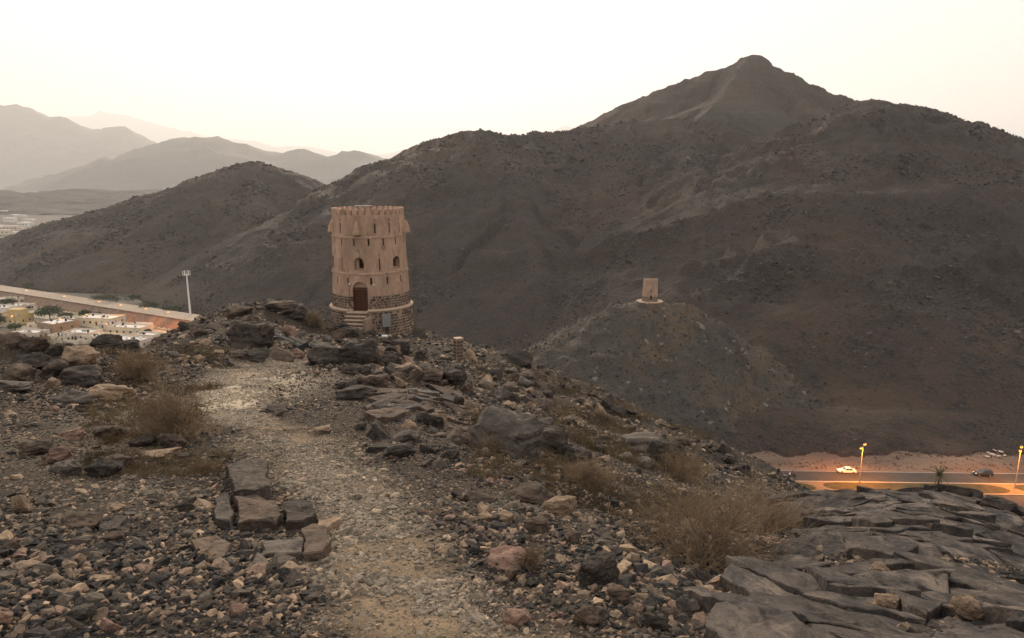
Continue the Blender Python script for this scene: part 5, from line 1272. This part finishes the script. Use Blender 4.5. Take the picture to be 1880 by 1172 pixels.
V = [tp_(S0, -16, 0.03), tp_(S1, -16, 0.03), tp_(S1, -1.0, 0.03), tp_(S0, -1.0, 0.03)]
tag(link('town_lane', mesh_from('town_lane', V, [(0, 1, 2, 3)]), M_LANE), 'pale lane between the embankment and the houses', None, None, 'structure')
# balustrade wall at the embankment foot
bw_ = empty('boundary_wall', tp_(0, -1.2), TRZ, 'low cream wall with small pillars along the embankment foot', 'wall')
MB().box(((S0 + S1) / 2, 0, 0.55), (S1 - S0, 0.3, 1.1)).build('wall', M_CREAM, bw_); pl = MB()
for s in range(S0, S1, 4): pl.box((s, 0, 0.75), (0.55, 0.5, 1.5))
o = pl.build('wall_pillars', M_CREAM, bw_); o['kind'] = 'stuff'
MK = []
for px, py in [(13, 535), (45, 540), (78, 546), (113, 551), (150, 557), (190, 564), (232, 570), (270, 576), (313, 587)]:
    s = talong(px, py + 4, VALLEY + 4); r = empty('bollard', tp_(s, 9.5, 4.03), TRZ, f'short white marker post on the embankment road, {ORD[len(MK)]} from the left', 'marker post', 'white marker posts along the embankment road')
    MK.append(r); MB().tube([(0, 0, 0), (0, 0, 1.7)], [0.22, 0.18], 8).build('post', M_WHITE, r); MB().box((0, 0, 1.85), (0.5, 0.5, 0.3)).build('cap', M_WHITE, r)
for k, (px, py, pw) in enumerate([(193, 585, 500), (232, 592, 2000), (272, 601, 3500), (308, 609, 4500), (60, 562, 500), (130, 574, 500)]):
    nth = sum(q < px for q in (193, 232, 272, 308, 60, 130))
    s = talong(px, py); street_lamp(tp_(s, -2.6), TRZ + 1.57, 10.0, f'thin lit street lamp on the lane below the embankment, {ORD[nth]} from the left', pw, group='street lamps on the town lane', heads=1, arm=1.6)
for px, py, pw, wh in [(24, 606, 2600, 'before the yellow-lit house'), (112, 612, 900, 'added between the brown and the pink house'), (196, 622, 900, 'added behind the low pale house'), (160, 603, 900, 'added before the long cream house')]:  # the weaker yellow lamps are added to brighten the town
    g = PZ(px, py, VALLEY); street_lamp((g[0], g[1], VALLEY), TRZ, 7.5, 'lit yellow street lamp ' + wh, pw, heads=1, arm=0.8, col=(1.0, 0.62, 0.22))
def house(px, py, w, d, h, rz, wall, label, roof=None, wins=5, door=True, arch=False, tanks=2, storey2=None, mats=None, court=0):
    """flat-roofed house: walls with a parapet, recessed windows, roof clutter; (px, py) = middle of its front foot"""
    g = PZ(px, py, VALLEY); r = empty('house', (g[0], g[1], VALLEY), rz, label, 'house'); t = 0.3
    q = MB()
    for x, y, a, b in ((0, t/2, w, t), (0, d - t/2, w, t), (-w/2 + t/2, d/2, t, d - 2*t), (w/2 - t/2, d/2, t, d - 2*t)): q.box((x, y, h/2), (a, b, h))
    q.build('wall', wall, r); MB().box((0, d/2, h - 0.75), (w - 2*t - 0.01, d - 2*t - 0.01, 0.2)).build('roof', roof or M_ROOFW, r)
    MB().box((0, -0.04, h - 0.2), (w + 0.1, 0.08, 0.22)).build('cornice', M_CREAM, r)
    n = wins
    for i in range(n):
        x = -w/2 + (i + 0.5) * w / n
        isdoor = door and i == n // 2
        hh, ww, zz = (2.2, 1.1, 0.05) if isdoor else (1.3, 1.0, 1.1)
        f = MB()
        if arch: pr = arch_prof(ww + .3, hh + .5)
        else: pr = [(-ww/2 - .12, 0), (ww/2 + .12, 0), (ww/2 + .12, hh + .24), (-ww/2 - .12, hh + .24)]
        kk = len(pr); f.add([(x + a, 0.02, zz - .12 + b) for a, b in pr] + [(x + a, -0.10, zz - .12 + b) for a, b in pr], [tuple(range(kk - 1, -1, -1)), tuple(range(kk, 2*kk))] + [(j, (j+1) % kk, kk + (j+1) % kk, kk + j) for j in range(kk)])
        fo = f.build('door' if isdoor else 'window', M_CREAM, r)
        MB().box((x, -0.105, zz + hh/2), (ww, 0.03, hh)).build('door_panel' if isdoor else 'pane', M_DOOR if isdoor else M_GLASSD, fo)
    for i in range(2):
        for sx in (-1, 1):
            fo = MB().box((sx * w/2, d * (0.3 + 0.4*i), 1.8), (0.14, 1.2, 1.5)).build('window', M_CREAM, r); MB().box((sx * (w/2 + 0.065), d * (0.3 + 0.4*i), 1.8), (0.03, 1.0, 1.3)).build('pane', M_GLASSD, fo)
    for i in range(tanks):
        x, y = random.uniform(-w*.35, w*.35), random.uniform(d*.3, d*.8)
        MB().lathe([(0.01, 1.2), (0.5, 1.15), (0.55, 0), (0.01, 0)], 10, c=(x, y, h - 0.65)).build('water_tank', M_WHITE if i % 2 else M_BLACK, r)
    for i in range(3): MB().box((random.uniform(-w*.4, w*.4), random.uniform(d*.2, d*.8), h - 0.35), (0.9, 0.6, 0.7)).build('roof_unit', M_GREYM, r)
    if storey2: MB().box((storey2[0] * w, d * 0.6, h + 1.0), (storey2[1] * w, d * 0.5, 3.3)).build('upper_room', wall, r)
    if court:
        cw = MB(); H = 2.2
        for x, y, a, b in ((0, -court, w, 0.25), (-w/2, -court/2, 0.25, court - .26), (w/2, -court/2, 0.25, court - .26)): cw.box((x, y, H/2), (a, b, H))
        cw.build('courtyard_wall', M_CREAM, r)
    return r
h_ = TRZ * 0.35
house(10, 596, 17, 10, 5.0, h_, M_YELLOW_LIT, 'yellow-lit house with terracotta trim at the left edge of town', M_TILE, 5, storey2=(0.15, 0.5), court=5)
house(84, 609, 15, 13, 4.6, h_ - 0.3, M_BROWNH, 'brown house with a white flat roof below the big tree', wins=4, tanks=3)
house(140, 626, 15, 9, 4.2, h_, M_PINKH, 'pink house with arched windows and a courtyard', wins=5, arch=True, court=7)
house(172, 598, 22, 11, 4.2, h_, M_CREAM, 'long cream house with a white roof beside two small trees', wins=6, tanks=3)
house(228, 616, 19, 9, 4.2, h_, M_CREAM, 'cream house with a shaded yard near the embankment', wins=5, court=4)
house(220, 638, 24, 8, 4.0, h_ - 0.1, M_PINKH, 'low pale house with roof tanks just over the dark skyline wedge', wins=6, tanks=4)
house(45, 625, 14, 8, 4.0, h_, M_PINKH, 'pinkish house half hidden by the skyline dry bush', wins=4)
house(28, 572, 13, 8, 3.8, h_, M_PINKH, 'small pink house behind the yellow-lit one', wins=4, tanks=1)
house(120, 596, 12, 6, 3.4, h_, M_CREAM, 'small pale house below the big tree', wins=3, tanks=1)
house(8, 560, 14, 8, 3.8, h_, M_CREAM, 'white house among trees at the far left', wins=4, tanks=1)
house(262, 628, 12, 7, 3.6, h_, M_CREAM, 'cream house nearest the rocky hump', wins=3, tanks=1)
house(64, 606, 9, 6, 3.4, h_, M_CREAM, 'small cream house squeezed left of the brown house', wins=2, tanks=1, court=3)
house(104, 630, 10, 6, 3.6, h_, M_CREAM, 'cream house left of the pink house with arched windows', wins=3, tanks=2)
house(196, 606, 9, 6, 3.2, h_, M_PINKH, 'small pink house between the long cream house and the shaded yard', wins=2, tanks=1)
house(252, 608, 10, 6, 3.4, h_, M_ROOFW, 'white house at the right end of the lane', wins=3, tanks=1, court=3)
house(-4, 582, 12, 8, 5.5, h_, M_ROOFW, 'tall white house cut by the left edge of the picture', wins=3, tanks=2)
house(172, 630, 12, 7, 3.4, h_, M_CREAM, 'cream house right of the pink house and its courtyard', wins=3, tanks=2, court=3)
rg = random.Random(12)
for k in range(16):
    px, py = -6 + 4 * k + rg.uniform(-1, 1), rg.uniform(396, 436) - 0.45 * 4 * k * rg.random()
    g = PZ(px, py, VALLEY); w, d, h = rg.uniform(12, 26), rg.uniform(8, 14), rg.choice([4, 4, 7, 8]); r = empty('house', (g[0], g[1], VALLEY), rg.uniform(-.4, .2), f'{["low", "tall"][h > 5]} pale box house in the distant town, {ORD[k]} from the left', 'house', 'houses of the distant town')
    MB().box((0, d/2, h/2), (w, d, h)).build('wall', rg.choice([M_CREAM, M_PINKH, M_ROOFW]), r); MB().box((0, d/2, h + 0.1), (w * 0.94, d * 0.94, 0.2)).build('roof', M_ROOFW, r)
    for i in range(4): MB().box((-w/2 + (i + .5) * w/4, -0.02, h * 0.55), (1.4, 0.1, 1.6)).build('window', M_GLASSD, r)
car((*PZ(46, 587, VALLEY)[:2], VALLEY + 0.05), TRZ + 0.3, M_CARW, 'white car parked beside the yellow-lit house', suv=True)
car((*PZ(117, 589, VALLEY)[:2], VALLEY + 0.05), TRZ + 1.2, M_CARW, 'white car parked right of the big town tree')
# trees
M_LEAF = nmat('tree_leaf', [(0.020, 0.032, 0.014), (0.04, 0.055, 0.022), (0.065, 0.08, 0.032)], scale=0.5)
def tree(px, py, wpx, hpx, label, seed, n=1500):
    g = PZ(px, py, VALLEY); dist = g[1] * CP - g[2] * SP; W, H = wpx * dist / FPX / 2, hpx * dist / FPX; rg = np.random.default_rng(seed)
    r = empty('tree', (g[0], g[1], VALLEY), 0, label, 'tree'); q = MB(); q.tube([(0, 0, -0.2), (0.1, 0, H * 0.3), (0, 0.1, H * 0.55)], [0.3, 0.24, 0.15], 7)
    for k in range(5): a = k * 1.3; q.tube([(0.05, 0, H * 0.3), (math.cos(a) * W * .3, math.sin(a) * W * .3, H * 0.5), (math.cos(a) * W * .6, math.sin(a) * W * .6, H * 0.66)], [0.15, 0.1, 0.05], 5)
    q.build('trunk', M_BARK, r)
    nc = 26; a = rg.uniform(0, 6.28, nc); rr_ = np.sqrt(rg.random(nc)) * 0.8; C = np.stack([np.cos(a) * rr_ * W, np.sin(a) * rr_ * W, H * (0.42 + 0.42 * rg.random(nc) * (1 - rr_ ** 2))], 1)
    c = C[rg.integers(nc, size=n)] + rg.normal(0, 1, (n, 3)) * np.array([W * .15, W * .15, H * .09]); c[:, 2] = np.clip(c[:, 2], H * 0.12, H)
    u = rg.normal(0, 1, (n, 3)); u /= np.linalg.norm(u, axis=1, keepdims=True); v = np.cross(u, rg.normal(0, 1, (n, 3))); v /= np.linalg.norm(v, axis=1, keepdims=True); s = 0.34 * rg.uniform(.6, 1.3, (n, 1))
    V = np.stack([c - u * s, c + v * s * .6, c + u * s, c - v * s * .6], 1).reshape(-1, 3); link('crown', mesh_from('crown', V, np.arange(4 * n).reshape(n, 4)), M_LEAF, r)
for i, a in enumerate([(92, 588, 58, 28, 'wide dark green tree in the middle of town'), (122, 588, 26, 16, 'low green tree at the right side of the wide tree'), (157, 584, 22, 18, 'round green tree behind the long cream house'), (182, 584, 16, 11, 'small green tree right of the round one'), (12, 563, 34, 18, 'green tree beside the white house at far left'), (48, 571, 16, 13, 'small green tree behind the yellow house'), (-2, 602, 26, 30, 'dark tree cut by the left edge of the picture'), (28, 607, 22, 16, 'green tree before the brown house'), (272, 614, 14, 10, 'small tree near the cream house by the embankment'), (146, 556, 14, 9, 'small tree on the lane by the embankment')]):
    tree(*a, seed=40 + i, n=2600 if i == 0 else 1300)
for i, (px, py, w, h) in enumerate([(52, 536, 20, 9), (190, 562, 40, 18), (215, 566, 60, 22), (272, 576, 40, 16), (318, 582, 36, 14), (245, 560, 30, 14)]):
    g = PZ(px, py, VALLEY + 1.0); tree(px, py - 2, w, h, f'dusty dark thorn tree behind the embankment road, {ORD[sum(q < px for q in (52, 190, 215, 272, 318, 245))]} from the left', 70 + i, 900)
    bpy.context.view_layer.update()
for o in [o for o in COL.objects if o.get('label', '').startswith('dusty dark thorn')]:
    o['group'] = 'thorn trees at the mountain foot'; o.location.z = max(VALLEY + 2, float(front_z(o.location.x, o.location.y))) - 0.3
# mast
g = PZ(351, 592, VALLEY); mast = empty('radio_mast', (g[0], g[1], VALLEY), 0, 'tall white radio mast rising behind the rocky hump', 'mast')
H = float(P(345, 503, g[1])[2] - VALLEY); MB().tube([(0, 0, -0.5), (0, 0, H * .5), (0, 0, H)], [0.62, 0.48, 0.34], 12).build('pole', M_WHITE, mast)
rgm = MB().lathe([(1.5, H - 0.6), (1.6, H - 0.6), (1.6, H - 0.45), (1.5, H - 0.45)], 16, closed=True)
for k in range(3): a = k * 2.094 + 0.4; rgm.tube([(0, 0, H - 0.5), (1.55 * math.cos(a), 1.55 * math.sin(a), H - 0.5)], 0.08, 5)
rgm.build('head_frame', M_WHITE, mast)
for k in range(6): a = k * 1.047 + 0.4; MB().box((1.75 * math.cos(a), 1.75 * math.sin(a), H + 0.5), (0.3, 0.36, 2.4), a).build('antenna', M_WHITE, mast)
MB().tube([(0, 0, H), (0, 0, H + 2.2)], 0.07, 5).build('lightning_rod', M_WHITE, mast)
# ------------------------------------------------------------------ tell look-alike stones apart
bpy.context.view_layer.update()
alike = {}
for o in COL.objects:
    if o.parent is None and o.get('category') in ('stone', 'boulder'): alike.setdefault(o['label'], []).append(o)
for lab, obs in alike.items():
    if len(obs) < 2: continue
    obs.sort(key=lambda q: proj(q.location)[0])
    for i, o in enumerate(obs):
        w = {2: ['the left one', 'the right one'], 3: ['the left one', 'the middle one', 'the right one']}.get(len(obs))
        o['label'] = lab + ', ' + (w[i] if w else ['first', 'second', 'third', 'fourth', 'fifth', 'sixth', 'seventh', 'eighth'][min(i, 7)] + ' from left')

# ------------------------------------------------------------------ air
hz = MB().box((0, 14000 - 2000, (2900 - 79.5) / 2), (64000, 37000, 2900 + 79.5)).mesh('haze')
m = bpy.data.materials.new('haze_air'); m.use_nodes = True
N, L = m.node_tree.nodes, m.node_tree.links
N.remove(N['Principled BSDF'])
pv = N.new('ShaderNodeVolumePrincipled')
pv.inputs['Color'].default_value = (0.97, 0.97, 0.97, 1)
pv.inputs['Density'].default_value = 0.000095
pv.inputs['Anisotropy'].default_value = 0.3
L.new(pv.outputs[0], N['Material Output'].inputs['Volume'])
tag(link('haze', hz, m), 'dusty evening haze filling the valley', None, None, 'stuff')
